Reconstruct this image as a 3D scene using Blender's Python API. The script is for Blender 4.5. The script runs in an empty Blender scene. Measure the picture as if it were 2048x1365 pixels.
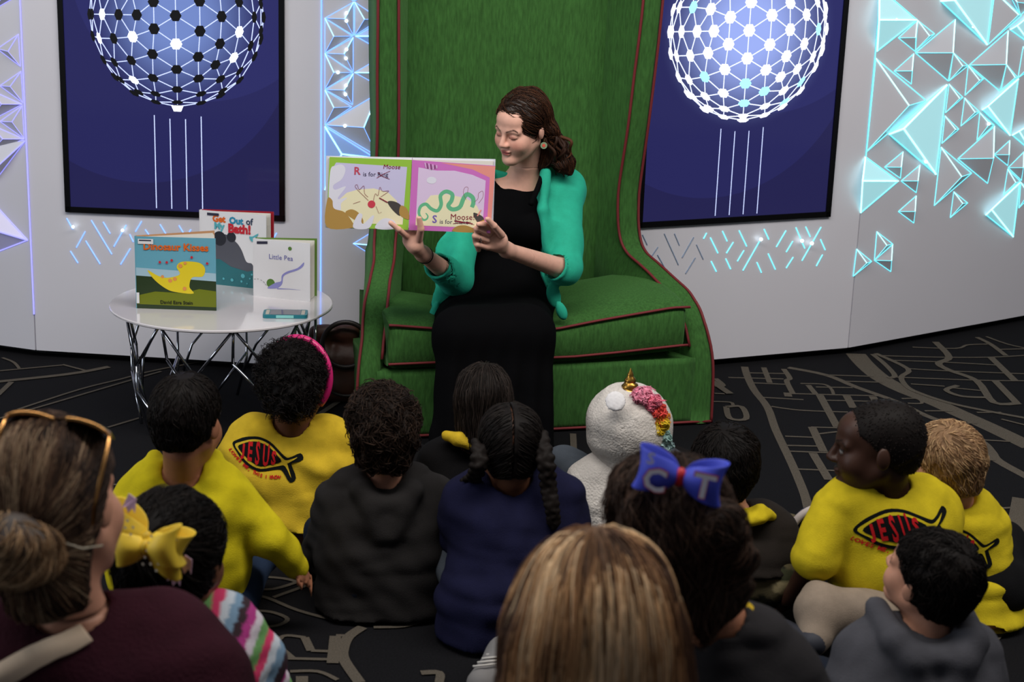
import bpy, bmesh, math, random
import numpy as np
from mathutils import Vector, Matrix

SC = bpy.context.scene
COL = SC.collection
RNG = np.random.default_rng(7)
random.seed(7)

# ---------------------------------------------------------------- camera
FPX, PITCH, ROLL, CX, CAMH = 3200.0, math.radians(15), .006, 677.0, 1.75
FW = np.array([0, math.cos(PITCH), -math.sin(PITCH)])
_r0 = np.array([1., 0, 0]); _u0 = np.array([0, math.sin(PITCH), math.cos(PITCH)])
RT = math.cos(ROLL) * _r0 + math.sin(ROLL) * _u0
UP = -math.sin(ROLL) * _r0 + math.cos(ROLL) * _u0
CP = np.array([0, 0, CAMH])
cam = bpy.data.cameras.new('camera'); camo = bpy.data.objects.new('camera', cam); COL.objects.link(camo)
m = Matrix.Identity(4)
for i in range(3):
    m[i][0] = RT[i]; m[i][1] = UP[i]; m[i][2] = -FW[i]; m[i][3] = CP[i]
camo.matrix_world = m
cam.sensor_width = 36; cam.lens = FPX / 2048 * 36; cam.shift_x = (1024 - CX) / 2048
cam.clip_start = .05
cam.dof.use_dof = True; cam.dof.focus_distance = 5.3; cam.dof.aperture_fstop = 5.0
SC.camera = camo

# ---------------------------------------------------------------- world, lights, exposure
w = bpy.data.worlds.new('world'); SC.world = w; w.use_nodes = True
w.node_tree.nodes['Background'].inputs[0].default_value = (.86, .9, 1, 1)
w.node_tree.nodes['Background'].inputs[1].default_value = .11

def area(name, loc, target, sx, sy, power, color):
    l = bpy.data.lights.new(name, 'AREA'); l.shape = 'RECTANGLE'; l.size = sx; l.size_y = sy; l.energy = power; l.color = color
    o = bpy.data.objects.new(name, l); COL.objects.link(o); o.location = loc
    o.rotation_euler = (Vector(target) - Vector(loc)).to_track_quat('-Z', 'Y').to_euler()
    return o
area('ceiling_light', (1.1, 3.0, 4.0), (1.0, 5.7, .8), 7.0, 1.0, 225, (1, .95, .89))
area('window_light', (-6.5, 3.0, 2.6), (.5, 5.3, .7), 3.5, 2.4, 105, (.84, .92, 1))
SC.view_settings.view_transform = 'Standard'; SC.view_settings.look = 'None'
SC.view_settings.gamma = 1; SC.view_settings.use_curve_mapping = False
SC.view_settings.exposure = 0.05

# ---------------------------------------------------------------- projection helpers
def ray(x, y): return FW + (x - CX) / FPX * RT + (682.5 - y) / FPX * UP
def at(x, y, Y):
    d = ray(x, y); return CP + d * (Y / d[1])
def flo(x, y, z=0.):
    d = ray(x, y); return CP + d * ((z - CAMH) / d[2])
def ppm(P): return FPX / float((np.asarray(P) - CP) @ FW)      # pixels per metre at a point
A = lambda *a: np.array(a, float)

# ---------------------------------------------------------------- materials
MATS = {}
def lin(c):
    return tuple((v / 12.92 if v <= .04045 else ((v + .055) / 1.055) ** 2.4) for v in [q / 255 for q in c])
def mat(name, c, rough=.7, metal=0, noise=0, nscale=20, bump=0, bscale=200, emit=0, ecol=None, stretch=None, spec=.5, sheen=0, vcol=False, coat=0):
    if name in MATS: return MATS[name]
    M = bpy.data.materials.new(name); M.use_nodes = True; nt = M.node_tree; b = nt.nodes['Principled BSDF']
    c = lin(c) if max(c) > 1 else c
    b.inputs['Base Color'].default_value = (*c, 1); b.inputs['Roughness'].default_value = rough
    b.inputs['Metallic'].default_value = metal; b.inputs['Specular IOR Level'].default_value = spec
    if sheen: b.inputs['Sheen Weight'].default_value = sheen; b.inputs['Sheen Tint'].default_value = (*[min(1, v * 3 + .1) for v in c], 1)
    if coat: b.inputs['Coat Weight'].default_value = coat; b.inputs['Coat Roughness'].default_value = .05
    if emit:
        e = ecol or c; e = lin(e) if max(e) > 1 else e
        b.inputs['Emission Color'].default_value = (*e, 1); b.inputs['Emission Strength'].default_value = emit
    src = None
    if vcol:
        a = nt.nodes.new('ShaderNodeAttribute'); a.attribute_name = 'col'; src = a.outputs['Color']
        nt.links.new(src, b.inputs['Base Color'])
    if noise or bump:
        tc = nt.nodes.new('ShaderNodeTexCoord'); mp = nt.nodes.new('ShaderNodeMapping')
        if stretch: mp.inputs['Scale'].default_value = stretch
        nt.links.new(tc.outputs['Object'], mp.inputs['Vector'])
    if noise:
        n = nt.nodes.new('ShaderNodeTexNoise'); n.inputs['Scale'].default_value = nscale; n.inputs['Detail'].default_value = 5
        nt.links.new(mp.outputs[0], n.inputs['Vector'])
        mr = nt.nodes.new('ShaderNodeMapRange'); mr.inputs[1].default_value = .3; mr.inputs[2].default_value = .7
        mr.inputs[3].default_value = 1 - noise; mr.inputs[4].default_value = 1 + noise
        nt.links.new(n.outputs[0], mr.inputs[0])
        mx = nt.nodes.new('ShaderNodeVectorMath'); mx.operation = 'SCALE'
        if src: nt.links.new(src, mx.inputs[0])
        else: mx.inputs[0].default_value = c
        nt.links.new(mr.outputs[0], mx.inputs['Scale']); nt.links.new(mx.outputs[0], b.inputs['Base Color'])
    if bump:
        n2 = nt.nodes.new('ShaderNodeTexNoise'); n2.inputs['Scale'].default_value = bscale; n2.inputs['Detail'].default_value = 3
        nt.links.new(mp.outputs[0], n2.inputs['Vector'])
        bp = nt.nodes.new('ShaderNodeBump'); bp.inputs['Strength'].default_value = bump; bp.inputs['Distance'].default_value = .004
        nt.links.new(n2.outputs[0], bp.inputs['Height']); nt.links.new(bp.outputs[0], b.inputs['Normal'])
    MATS[name] = M
    return M
def glow(name, c, s):
    return mat(name, c, .6, emit=s, ecol=c)

# ---------------------------------------------------------------- mesh helpers
def newmesh(name, V, F, material=None, parent=None, smooth=True, col=None):
    V = np.asarray(V, np.float32)
    if parent is not None:
        V = V - np.array(parent['_o'], np.float32)
    me = bpy.data.meshes.new(name)
    if isinstance(F, np.ndarray):
        n = F.shape[1]; k = len(F)
        me.vertices.add(len(V)); me.vertices.foreach_set('co', V.ravel())
        me.loops.add(k * n); me.loops.foreach_set('vertex_index', F.astype(np.int32).ravel())
        me.polygons.add(k); me.polygons.foreach_set('loop_start', np.arange(0, k * n, n, dtype=np.int32))
        me.update(calc_edges=True)
    else:
        me.from_pydata(V.tolist(), [], [list(map(int, f)) for f in F]); me.update()
    if smooth: me.polygons.foreach_set('use_smooth', np.ones(len(me.polygons), bool))
    if col is not None:
        at_ = me.attributes.new('col', 'FLOAT_COLOR', 'POINT')
        c4 = np.ones((len(V), 4), np.float32); c4[:, :3] = col
        at_.data.foreach_set('color', c4.ravel())
    if material: me.materials.append(material)
    o = bpy.data.objects.new(name, me); COL.objects.link(o)
    if parent is not None:
        o.parent = parent; o['_o'] = parent['_o']
    else: o['_o'] = (0., 0., 0.)
    return o
def thing(name, label, cat, loc, group=None):
    o = bpy.data.objects.new(name, None); COL.objects.link(o); o.location = [float(v) for v in loc]
    o['label'] = label; o['category'] = cat; o['_o'] = [float(v) for v in loc]; o.empty_display_size = .05
    if group: o['group'] = group
    return o
def struct(o): o['kind'] = 'structure'; return o
def stuff(o): o['kind'] = 'stuff'; return o

def box(c, ax, ay, az):
    c = np.asarray(c, float); V = [c + sx * ax + sy * ay + sz * az for sx in (-1, 1) for sy in (-1, 1) for sz in (-1, 1)]
    return np.array(V), [(0, 1, 3, 2), (4, 6, 7, 5), (0, 4, 5, 1), (2, 3, 7, 6), (0, 2, 6, 4), (1, 5, 7, 3)]
def bbox_(lo, hi):
    lo, hi = np.array(lo, float), np.array(hi, float); d = (hi - lo) / 2
    return box((lo + hi) / 2, A(d[0], 0, 0), A(0, d[1], 0), A(0, 0, d[2]))
def merge(parts):
    V = []; F = []; n = 0
    for v, f in parts:
        V.append(np.asarray(v)); F += [tuple(int(i) + n for i in q) for q in f]; n += len(v)
    return np.concatenate(V), F
def tube(P, r, seg=8, closed=False):
    P = np.asarray(P, float); n = len(P); r = np.broadcast_to(np.asarray(r, float), (n,))
    T = np.gradient(P, axis=0) if not closed else np.roll(P, -1, 0) - np.roll(P, 1, 0)
    T /= np.linalg.norm(T, axis=1)[:, None] + 1e-12
    a = np.cross(T[0], A(0, 0, 1)); a = a if np.linalg.norm(a) > 1e-3 else np.cross(T[0], A(1, 0, 0)); a /= np.linalg.norm(a)
    V = []
    for i in range(n):
        a = a - (a @ T[i]) * T[i]; a /= np.linalg.norm(a); b = np.cross(T[i], a)
        for k in range(seg):
            t = 2 * math.pi * k / seg; V.append(P[i] + r[i] * (math.cos(t) * a + math.sin(t) * b))
    F = []
    for i in range(n if closed else n - 1):
        j = (i + 1) % n
        for k in range(seg): F.append((i * seg + k, i * seg + (k + 1) % seg, j * seg + (k + 1) % seg, j * seg + k))
    if not closed: F += [tuple(range(seg))[::-1], tuple((n - 1) * seg + k for k in range(seg))]
    return np.array(V), F
def catmull(P, n=6, closed=False):
    P = np.asarray(P, float); m_ = len(P); out = []
    for i in range(m_ if closed else m_ - 1):
        if closed: p0, p1, p2, p3 = P[i - 1], P[i], P[(i + 1) % m_], P[(i + 2) % m_]
        else: p0, p1, p2, p3 = P[max(i - 1, 0)], P[i], P[i + 1], P[min(i + 2, m_ - 1)]
        for k in range(n):
            t = k / n
            out.append(.5 * ((2 * p1) + (p2 - p0) * t + (2 * p0 - 5 * p1 + 4 * p2 - p3) * t * t + (3 * p1 - p0 - 3 * p2 + p3) * t ** 3))
    if not closed: out.append(P[-1])
    return np.array(out)

# 2D shapes: (V2, faces)
def poly2(P): 
    P = np.asarray(P, float); return P, [tuple(range(len(P)))]
def strip2(P, wd):
    P = np.asarray(P, float); T = np.gradient(P, axis=0); T /= np.linalg.norm(T, axis=1)[:, None] + 1e-9
    N = np.c_[-T[:, 1], T[:, 0]]; wd = np.broadcast_to(np.asarray(wd, float), (len(P),))[:, None]
    V = np.concatenate([P - N * wd / 2, P + N * wd / 2]); n = len(P)
    return V, [(i, i + 1, n + i + 1, n + i) for i in range(n - 1)]
def disc2(c, rx, ry=None, n=20, rot=0):
    ry = ry or rx; t = np.linspace(0, 2 * math.pi, n, endpoint=False) + rot
    return poly2(np.c_[c[0] + rx * np.cos(t), c[1] + ry * np.sin(t)])
def text2(s, size, center=(0, 0), bold=0., shear=0., sx=1., res=2):
    cu = bpy.data.curves.new('t', 'FONT'); cu.body = s; cu.size = size; cu.offset = bold; cu.shear = shear; cu.resolution_u = res
    cu.align_x = 'CENTER'; cu.align_y = 'CENTER'
    o = bpy.data.objects.new('t', cu); me = o.to_mesh()
    V = np.array([v.co[:2] for v in me.vertices]); F = [tuple(p.vertices) for p in me.polygons]
    o.to_mesh_clear(); bpy.data.objects.remove(o); bpy.data.curves.remove(cu)
    V[:, 0] *= sx
    return V + np.array(center), F
def subdiv2(V, F, mx):
    bm = bmesh.new(); vs = [bm.verts.new((v[0], v[1], 0)) for v in V]
    for f in F:
        try: bm.faces.new([vs[i] for i in f])
        except ValueError: pass
    bmesh.ops.triangulate(bm, faces=bm.faces[:])
    for _ in range(5):
        e = [e for e in bm.edges if e.calc_length() > mx]
        if not e: break
        bmesh.ops.subdivide_edges(bm, edges=e, cuts=1); bmesh.ops.triangulate(bm, faces=[f for f in bm.faces if len(f.verts) > 3])
    bm.verts.index_update()
    V2 = np.array([v.co[:2] for v in bm.verts]); F2 = [tuple(v.index for v in f.verts) for f in bm.faces]; bm.free()
    return V2, F2
def flatdecal(name, shape, frame, off, material, parent):
    V, F = shape; O, ux, uy, n = frame
    bm = bmesh.new(); vs = [bm.verts.new((v[0], v[1], 0)) for v in V]
    for f in F:
        try: bm.faces.new([vs[i] for i in f])
        except ValueError: pass
    bmesh.ops.triangulate(bm, faces=[f for f in bm.faces if len(f.verts) > 4]); bm.verts.index_update()
    F = [tuple(v.index for v in f.verts) for f in bm.faces]; bm.free()
    W = O + V[:, :1] * ux + V[:, 1:2] * uy + n * off
    return newmesh(name, W, F, material, parent, smooth=False)

# ---------------------------------------------------------------- signed distance bodies
def rc(a, b, ra, rb=None):
    a = np.asarray(a, np.float32); b = np.asarray(b, np.float32); rb = ra if rb is None else rb; ba = b - a; L = float(ba @ ba) + 1e-9
    def f(p):
        t = np.clip((p - a) @ ba / L, 0, 1)
        return np.linalg.norm(p - a - t[:, None] * ba, axis=1) - (ra + (rb - ra) * t)
    return f
def el(c, r, M=None):
    c = np.asarray(c, np.float32); r = np.asarray(r, np.float32); M = None if M is None else np.asarray(M, np.float32)
    def f(p):
        q = p - c
        if M is not None: q = q @ M
        k0 = np.linalg.norm(q / r, axis=1); k1 = np.linalg.norm(q / (r * r), axis=1) + 1e-9
        return np.where(k0 < 1e-4, -r.min(), k0 * (k0 - 1) / k1)
    return f
def chain(P, R):
    fs = [rc(P[i], P[i + 1], R[i], R[i + 1]) for i in range(len(P) - 1)]
    return fs
def smin(a, b, k):
    h = np.clip(.5 + .5 * (b - a) / k, 0, 1); return b + (a - b) * h - k * h * (1 - h)
def U(items, k=.03):
    items = [i if isinstance(i, tuple) else (i, k) for i in items]
    def f(p):
        its = items
        if len(items) > 5 and len(p) > 300:
            a = p.min(0); b = p.max(0); c = ((a + b) / 2)[None]; R = float(np.linalg.norm(b - a)) / 2
            dc = [float(g(c)[0]) for g, _ in items]; m_ = min(dc) + 2 * R * 1.15 + .1
            its = [it for it, q in zip(items, dc) if q <= m_]
        d = its[0][0](p)
        for g, kk in its[1:]: d = smin(d, g(p), kk)
        return d
    return f
def sub(f, g, k=.006):
    return lambda p: -smin(-f(p), g(p), k)
def inter(f, g): return lambda p: np.maximum(f(p), g(p))
def infl(f, t): return lambda p: f(p) - t
def plane(n, pt):
    n = np.asarray(n, np.float32); n = n / np.linalg.norm(n); pt = np.asarray(pt, np.float32)
    return lambda p: (p - pt) @ n
def local(f, O, M, s=1.):
    O = np.asarray(O, np.float32); M = np.asarray(M, np.float32)
    return lambda p: f(((p - O) @ M) / s) * s
def wrinkle(seed, amp, freq, aniso=(1, 1, 1), ridge=False):
    r = np.random.default_rng(seed); K = (r.normal(size=(7, 3)) * freq * np.array(aniso)).astype(np.float32); ph = r.uniform(0, 6.3, 7).astype(np.float32)
    def f(p):
        a = p @ K.T + ph
        s = np.sin(a + .8 * np.sin(a[:, ::-1] * .63)).sum(1) / 2.6
        if ridge: s = 1 - 2 * np.abs(s)
        return amp * s
    return f
def disp(f, g): return lambda p: f(p) + g(p)

def surfnets(f, lo, hi, h):
    lo = np.asarray(lo, float); hi = np.asarray(hi, float)
    cn = np.maximum(np.ceil((hi - lo) / (4 * h)).astype(int), 2); n = cn * 4
    def ev(P):
        out = np.empty(len(P), np.float32)
        for i in range(0, len(P), 200000): out[i:i + 200000] = f(P[i:i + 200000])
        return out
    g = [lo[i] + (np.arange(cn[i]) * 4 + 1.5) * h for i in range(3)]
    C = np.stack(np.meshgrid(*g, indexing='ij'), -1).reshape(-1, 3).astype(np.float32)
    dc = evalc(f, C, .2).reshape(cn)
    D = np.repeat(np.repeat(np.repeat(dc, 4, 0), 4, 1), 4, 2)
    near = np.argwhere(np.abs(dc) < 4 * h * 1.35)
    off = np.stack(np.meshgrid(*[np.arange(4)] * 3, indexing='ij'), -1).reshape(-1, 3)
    kg = near // max(4, int(round(.14 / (4 * h)))); key = (kg[:, 0] * 4096 + kg[:, 1]) * 4096 + kg[:, 2]; od = np.argsort(key, kind='stable'); near = near[od]; key = key[od]
    cutp = np.r_[0, np.where(np.diff(key))[0] + 1, len(key)]
    for a_, b_ in zip(cutp[:-1], cutp[1:]):
        idx = (near[a_:b_, None, :] * 4 + off[None]).reshape(-1, 3)
        D[idx[:, 0], idx[:, 1], idx[:, 2]] = f((lo + idx * h).astype(np.float32))
    D[0] = D[-1] = 1; D[:, 0] = D[:, -1] = 1; D[:, :, 0] = D[:, :, -1] = 1
    S = D < 0
    c8 = [(a, b, c) for a in (0, 1) for b in (0, 1) for c in (0, 1)]
    sl = lambda o: tuple(slice(o[i], n[i] - 1 + o[i]) for i in range(3))
    cnt = sum(S[sl(o)].astype(np.int8) for o in c8)
    cells = np.argwhere((cnt > 0) & (cnt < 8))
    vid = np.full(n, -1, np.int32); vid[cells[:, 0], cells[:, 1], cells[:, 2]] = np.arange(len(cells))
    acc = np.zeros((len(cells), 3)); w_ = np.zeros(len(cells))
    for i, a in enumerate(c8):
        for j in range(i + 1, 8):
            b = c8[j]
            if sum(abs(a[t] - b[t]) for t in range(3)) != 1: continue
            da = D[cells[:, 0] + a[0], cells[:, 1] + a[1], cells[:, 2] + a[2]]; db = D[cells[:, 0] + b[0], cells[:, 1] + b[1], cells[:, 2] + b[2]]
            m_ = (da < 0) != (db < 0); t = np.where(m_, da / np.where(m_, da - db, 1), 0)
            acc += np.where(m_[:, None], np.array(a) + t[:, None] * (np.array(b) - np.array(a)), 0); w_ += m_
    V = lo + (cells + acc / w_[:, None]) * h
    Q = []
    for ax in range(3):
        b, c = (ax + 1) % 3, (ax + 2) % 3
        s0 = [slice(1, n[i] - 1) for i in range(3)]; s1 = list(s0); s1[ax] = slice(2, n[ax])
        A0 = S[tuple(s0)]; A1 = S[tuple(s1)]
        E_ = np.argwhere(A0 != A1) + 1
        if not len(E_): continue
        flip = S[E_[:, 0], E_[:, 1], E_[:, 2]]
        eb = np.zeros(3, int); eb[b] = 1; ec = np.zeros(3, int); ec[c] = 1
        q = [vid[tuple((E_ - o).T)] for o in (0 * eb, eb, eb + ec, ec)]
        q = np.stack(q, 1); q[~flip] = q[~flip][:, ::-1]; Q.append(q)
    Q = np.concatenate(Q); Q = Q[(Q >= 0).all(1)]
    return V.astype(np.float32), Q
def evalc(f, P, cell=.13):
    P = np.asarray(P, np.float32)
    if len(P) < 3000: return f(P)
    k = np.floor((P - P.min(0)) / cell).astype(np.int64); key = (k[:, 0] * 2048 + k[:, 1]) * 2048 + k[:, 2]; od = np.argsort(key, kind='stable'); ks = key[od]
    cutp = np.r_[0, np.where(np.diff(ks))[0] + 1, len(ks)]; out = np.empty(len(P), np.float32)
    for a, b in zip(cutp[:-1], cutp[1:]): out[od[a:b]] = f(P[od[a:b]])
    return out
def grad(f0, p, e=.0015):
    f = lambda q: evalc(f0, q)
    k = np.array([[1, -1, -1], [-1, -1, 1], [-1, 1, -1], [1, 1, 1]], np.float32)
    g = sum(k[i] * f(p + k[i] * e)[:, None] for i in range(4))
    return g / (np.linalg.norm(g, axis=1)[:, None] + 1e-9)
def sdfobj(name, f, lo, hi, h, material, parent, colfn=None, proj=False):
    V, Q = surfnets(f, lo, hi, h)
    if proj:
        g = grad(f, V); d = evalc(f, V); V = V - g * np.clip(d, -h, h)[:, None] * .8
    c = colfn(V) if colfn else None
    o = newmesh(name, V, Q, material, parent, col=c)
    return o, V

def sdfmulti(name, f, boxes, material, parent, colfn=None):
    Vs = []; Qs = []; n = 0
    for lo, hi, h, pr in boxes:
        V, Q = surfnets(f, lo, hi, h)
        if pr: g = grad(f, V); d = evalc(f, V); V = V - g * np.clip(d, -h, h)[:, None] * .8
        Vs.append(V); Qs.append(Q + n); n += len(V)
    V = np.concatenate(Vs); Q = np.concatenate(Qs)
    return newmesh(name, V, Q, material, parent, col=colfn(V) if colfn else None), V

# ---------------------------------------------------------------- hair strands
def strands(name, f, V, n, dirfn, length, steps, parent, cols, width=.0012, off=(.0, .004), seed=1, keep=None, jit=.25, spread=0., clump=0):
    r = np.random.default_rng(seed)
    P = V[r.integers(0, len(V), n)]
    if keep is not None: P = P[keep(P)]
    n = len(P)
    L = (length * r.uniform(.6, 1.15, n) / steps).astype(np.float32); o_ = r.uniform(off[0], off[1], n).astype(np.float32)
    J = r.normal(size=(n, 3)).astype(np.float32) * jit
    p = P.astype(np.float32).copy(); path = [p.copy()]
    for s in range(steps):
        g = grad(f, p, .003); v = dirfn(p) + J; v = v - (v * g).sum(1)[:, None] * g; v /= np.linalg.norm(v, axis=1)[:, None] + 1e-9
        p = p + v * L[:, None]
        lift = o_ + spread * (s + 1) / steps * np.abs(J[:, 0]) / max(jit, .01)
        p = p - ((f(p) - lift))[:, None] * grad(f, p, .003)
        path.append(p.copy())
    path[0] = path[0] - grad(f, path[0], .003) * .002
    X = np.stack(path, 1); K = steps + 1
    T = np.gradient(X, axis=1); T /= np.linalg.norm(T, axis=2)[..., None] + 1e-9
    g = grad(f, X.reshape(-1, 3), .003).reshape(X.shape)
    a = np.cross(T, g); a /= np.linalg.norm(a, axis=2)[..., None] + 1e-9; b = np.cross(a, T)
    ww = width * r.uniform(.7, 1.3, n)[:, None] * np.concatenate([np.linspace(1, .9, K - 1), [.15]])[None]
    rings = [X + (math.cos(t) * a + math.sin(t) * b) * ww[..., None] for t in (math.pi / 2, math.pi / 2 + 2.094, math.pi / 2 + 4.189)]
    VV = np.stack(rings, 2).reshape(-1, 3)
    base = (np.arange(n)[:, None] * K + np.arange(K - 1)[None]).reshape(-1) * 3
    Fq = np.concatenate([np.stack([base + k, base + (k + 1) % 3, base + 3 + (k + 1) % 3, base + 3 + k], 1) for k in range(3)])
    cols = np.array([lin(c) for c in cols]); ci = r.integers(0, len(cols), n)
    if clump:
        Q = X[:, K // 2]; q_ = wrinkle(seed, 1., clump, (1, 1, .12))((Q - Q.mean(0)).astype(np.float32)) * .4 + .5 + r.normal(size=n) * .13; ci = np.clip((q_ * len(cols)).astype(int), 0, len(cols) - 1)
    cc = cols[ci] * r.uniform(.75, 1.25, (n, 1))
    cc = np.repeat(cc, K * 3, axis=0)
    ob = newmesh(name, VV, Fq, MATS['hair_fibre'], parent, col=cc); ob['kind'] = 'stuff'
    return ob
mat('hair_fibre', (.1, .1, .1), .55, vcol=True, spec=.14)
mat('skin_vc', (.5, .4, .3), .5, vcol=True, spec=.35, noise=.05, nscale=60)

def Rz(a): a = math.radians(a); c, s = math.cos(a), math.sin(a); return np.array([[c, -s, 0], [s, c, 0], [0, 0, 1.]])
def Rx(a): a = math.radians(a); c, s = math.cos(a), math.sin(a); return np.array([[1., 0, 0], [0, c, -s], [0, s, c]])
def Ry(a): a = math.radians(a); c, s = math.cos(a), math.sin(a); return np.array([[c, 0, s], [0, 1., 0], [-s, 0, c]])

# ================================================================ SETTING
carpet = mat('carpet', (19, 19, 22), .95, noise=.35, nscale=220, bump=.6, bscale=500, spec=.1)
road = mat('carpet_line', (84, 78, 70), .95, noise=.25, nscale=260, bump=.5, bscale=500, spec=.1)
V, F = bbox_((-6, -1.2, -.05), (7, 11, 0)); floor = struct(newmesh('floor', V, F, carpet, smooth=False))
floor['label'] = 'black carpet with grey street map pattern'
CARPET = []
def crop(ox, oy, s, items):
    for it in items:
        wd, pts = it[0], it[1]
        CARPET.append((wd, [(ox + x / s, oy + y / s) for x, y in pts]))
t_, m2, m3 = .02, .034, .045
crop(1420, 650, 3.261, [
 (m3, [(225, 275), (245, 340), (290, 430), (375, 540), (430, 690), (530, 900), (610, 1090), (640, 1200)]),
 (.125, [(950, 190), (1010, 260), (1110, 345), (1250, 420), (1450, 500), (1650, 590), (1850, 680), (2100, 800)]),
 (m3, [(510, 280), (760, 330), (960, 410), (1210, 500), (1400, 590), (1560, 650)]), (.06, [(1560, 650), (1760, 760), (1830, 830), (1880, 890), (2100, 1010)]),
 (t_, [(120, 345), (480, 355)]), (t_, [(270, 380), (500, 390)]), (t_, [(340, 475), (610, 490)]), (t_, [(240, 315), (500, 320)]),
 (m2, [(350, 280), (390, 380)]), (m2, [(480, 290), (520, 350), (500, 370), (540, 450)]), (t_, [(500, 450), (800, 458), (1090, 465)]), (m3, [(503, 445), (512, 470)]),
 (t_, [(590, 385), (740, 390), (790, 420), (805, 455)]), (m2, [(640, 395), (690, 455)]), (t_, [(690, 408), (930, 412)]), (m3, [(715, 460), (830, 670)]),
 (m3, [(890, 465), (935, 545)]), (m3, [(1060, 470), (1095, 525)]), (t_, [(760, 495), (1210, 505)]), (t_, [(400, 535), (590, 560), (900, 572)]),
 (m3, [(665, 670), (740, 830)]), (t_, [(660, 670), (830, 675)]), (t_, [(700, 715), (830, 700)]), (t_, [(490, 730), (690, 738)]), (t_, [(500, 790), (710, 795)]),
 (t_, [(520, 828), (830, 840)]), (m3, [(670, 840), (775, 1015)]), (t_, [(570, 945), (830, 955)]), (m3, [(1250, 515), (1360, 680)]), (t_, [(750, 330), (1070, 340)]),
 (t_, [(890, 372), (1130, 378)]), (t_, [(1250, 485), (1350, 485), (1380, 515), (1290, 515)]), (t_, [(1310, 585), (1400, 588)]), (t_, [(1400, 565), (1580, 565)]),
 (t_, [(1590, 645), (1740, 645)]), (t_, [(1740, 575), (1900, 575)]), (t_, [(1780, 755), (1960, 765)]), (t_, [(1760, 885), (1860, 885)]),
 (m2, [(1060, 195), (1140, 260), (1205, 335), (1160, 350)]), (m2, [(1080, 190), (1290, 290), (1250, 340), (1260, 380), (1320, 430), (1500, 495), (1700, 545), (2100, 620)]),
 (t_, [(1210, 345), (1740, 365), (2100, 370)]), (t_, [(1300, 290), (1560, 305), (2100, 325)]), (t_, [(1160, 235), (1480, 245), (1900, 268)]),
 (t_, [(1120, 205), (1490, 215), (1830, 215), (2100, 200)]), (m3, [(1470, 115), (1560, 215), (1490, 255), (1560, 300), (1740, 370), (1850, 510), (2020, 515)]),
 (m3, [(1860, 370), (2000, 515)]), (m3, [(1830, 215), (1990, 370)]), (m2, [(1740, 85), (1830, 130), (1930, 205)]), (t_, [(1320, 150), (1600, 158), (1680, 135), (1810, 130)]),
 (t_, [(1310, 390), (1530, 405)]), (m2, [(1615, 400), (1540, 430), (1640, 470), (1800, 478)]), (t_, [(1580, 415), (1780, 435)]), (t_, [(1800, 80), (1940, 130), (2100, 165)]),
 (t_, [(1880, 165), (2100, 160)]), (t_, [(1900, 620), (2100, 670)]), (m2, [(35, 355), (85, 400), (30, 405)]), (t_, [(30, 452), (95, 455)]), (t_, [(0, 505), (130, 510), (150, 530)]),
 (m2, [(105, 540), (130, 615), (235, 618), (205, 540), (105, 540)]), (t_, [(440, 1285), (640, 1300)]), (t_, [(1870, 1205), (2100, 1190)]), (t_, [(1960, 1280), (2100, 1290)])])
crop(0, 690, 4.403, [(t_, [(-100, 245), (550, 185)]), (m3, [(-100, 340), (600, 265), (960, 200)]), (t_, [(550, 180), (760, 235)]), (t_, [(160, 575), (700, 400), (1060, 310), (1420, 220), (2300, 60)]),
 (t_, [(-60, 670), (260, 580), (1060, 345), (1420, 240)]), (m2, [(-20, 450), (100, 335)]), (t_, [(20, 120), (120, 160), (170, 215)]), (t_, [(950, 735), (1250, 645)]), (t_, [(1000, 1240), (1500, 1250)])])
crop(430, 1060, 3.593, [(t_, [(230, 340), (500, 360), (640, 405)]), (t_, [(240, 430), (420, 435), (620, 375)]), (t_, [(250, 475), (380, 500), (600, 590), (900, 670)]), (t_, [(420, 495), (740, 380)]),
 (t_, [(230, 590), (400, 600), (520, 650), (440, 700), (230, 712)]), (t_, [(320, 780), (440, 790), (520, 770), (650, 785)]), (m2, [(470, 780), (440, 830), (550, 935)]), (m2, [(645, 785), (690, 880)]),
 (t_, [(690, 880), (840, 885)]), (t_, [(490, 935), (920, 945)]), (m3, [(865, 775), (845, 970)]), (t_, [(870, 770), (960, 772)]), (m3, [(1060, 710), (960, 780), (920, 870), (930, 950), (1040, 1110)]),
 (t_, [(1140, 712), (1350, 705), (1500, 665), (1600, 620)]), (t_, [(540, 1030), (740, 1030), (880, 1090)]), (m2, [(1480, 1040), (1610, 1040), (1610, 1110)]), (m3, [(625, 1065), (625, 1110)])])
crop(0, 0, 1, [(m2, [(1146, 870), (1152, 1000)]), (t_, [(1100, 925), (1160, 925)]), (t_, [(1100, 975), (1180, 977)]), (m2, [(640, 830), (700, 790)]), (t_, [(660, 880), (700, 850)]), (.09, [(2044, 1000), (2034, 1090), (2060, 1180)]),
 (m2, [(1960, 1310), (2010, 1260)]), (m3, [(1250, 640), (1330, 700), (1460, 790)])])
parts = []
for ci_, (wd, pts) in enumerate(CARPET):
    wd *= .64; P = np.array([flo(x, y)[:2] for x, y in pts])
    if len(P) > 2: P = catmull(P, 4)
    V2, F2 = strip2(P, wd); parts.append((np.c_[V2, np.full(len(V2), .0008 + .00004 * ci_)], F2))
def seen(P):
    v = np.c_[P, np.zeros(len(P))] - CP; z = v @ FW; x = CX + FPX * (v @ RT) / np.maximum(z, .1); y = 682.5 - FPX * (v @ UP) / np.maximum(z, .1); return ((x > -40) & (x < 2090) & (y < 1400) & (z > .1)).any()
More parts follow.
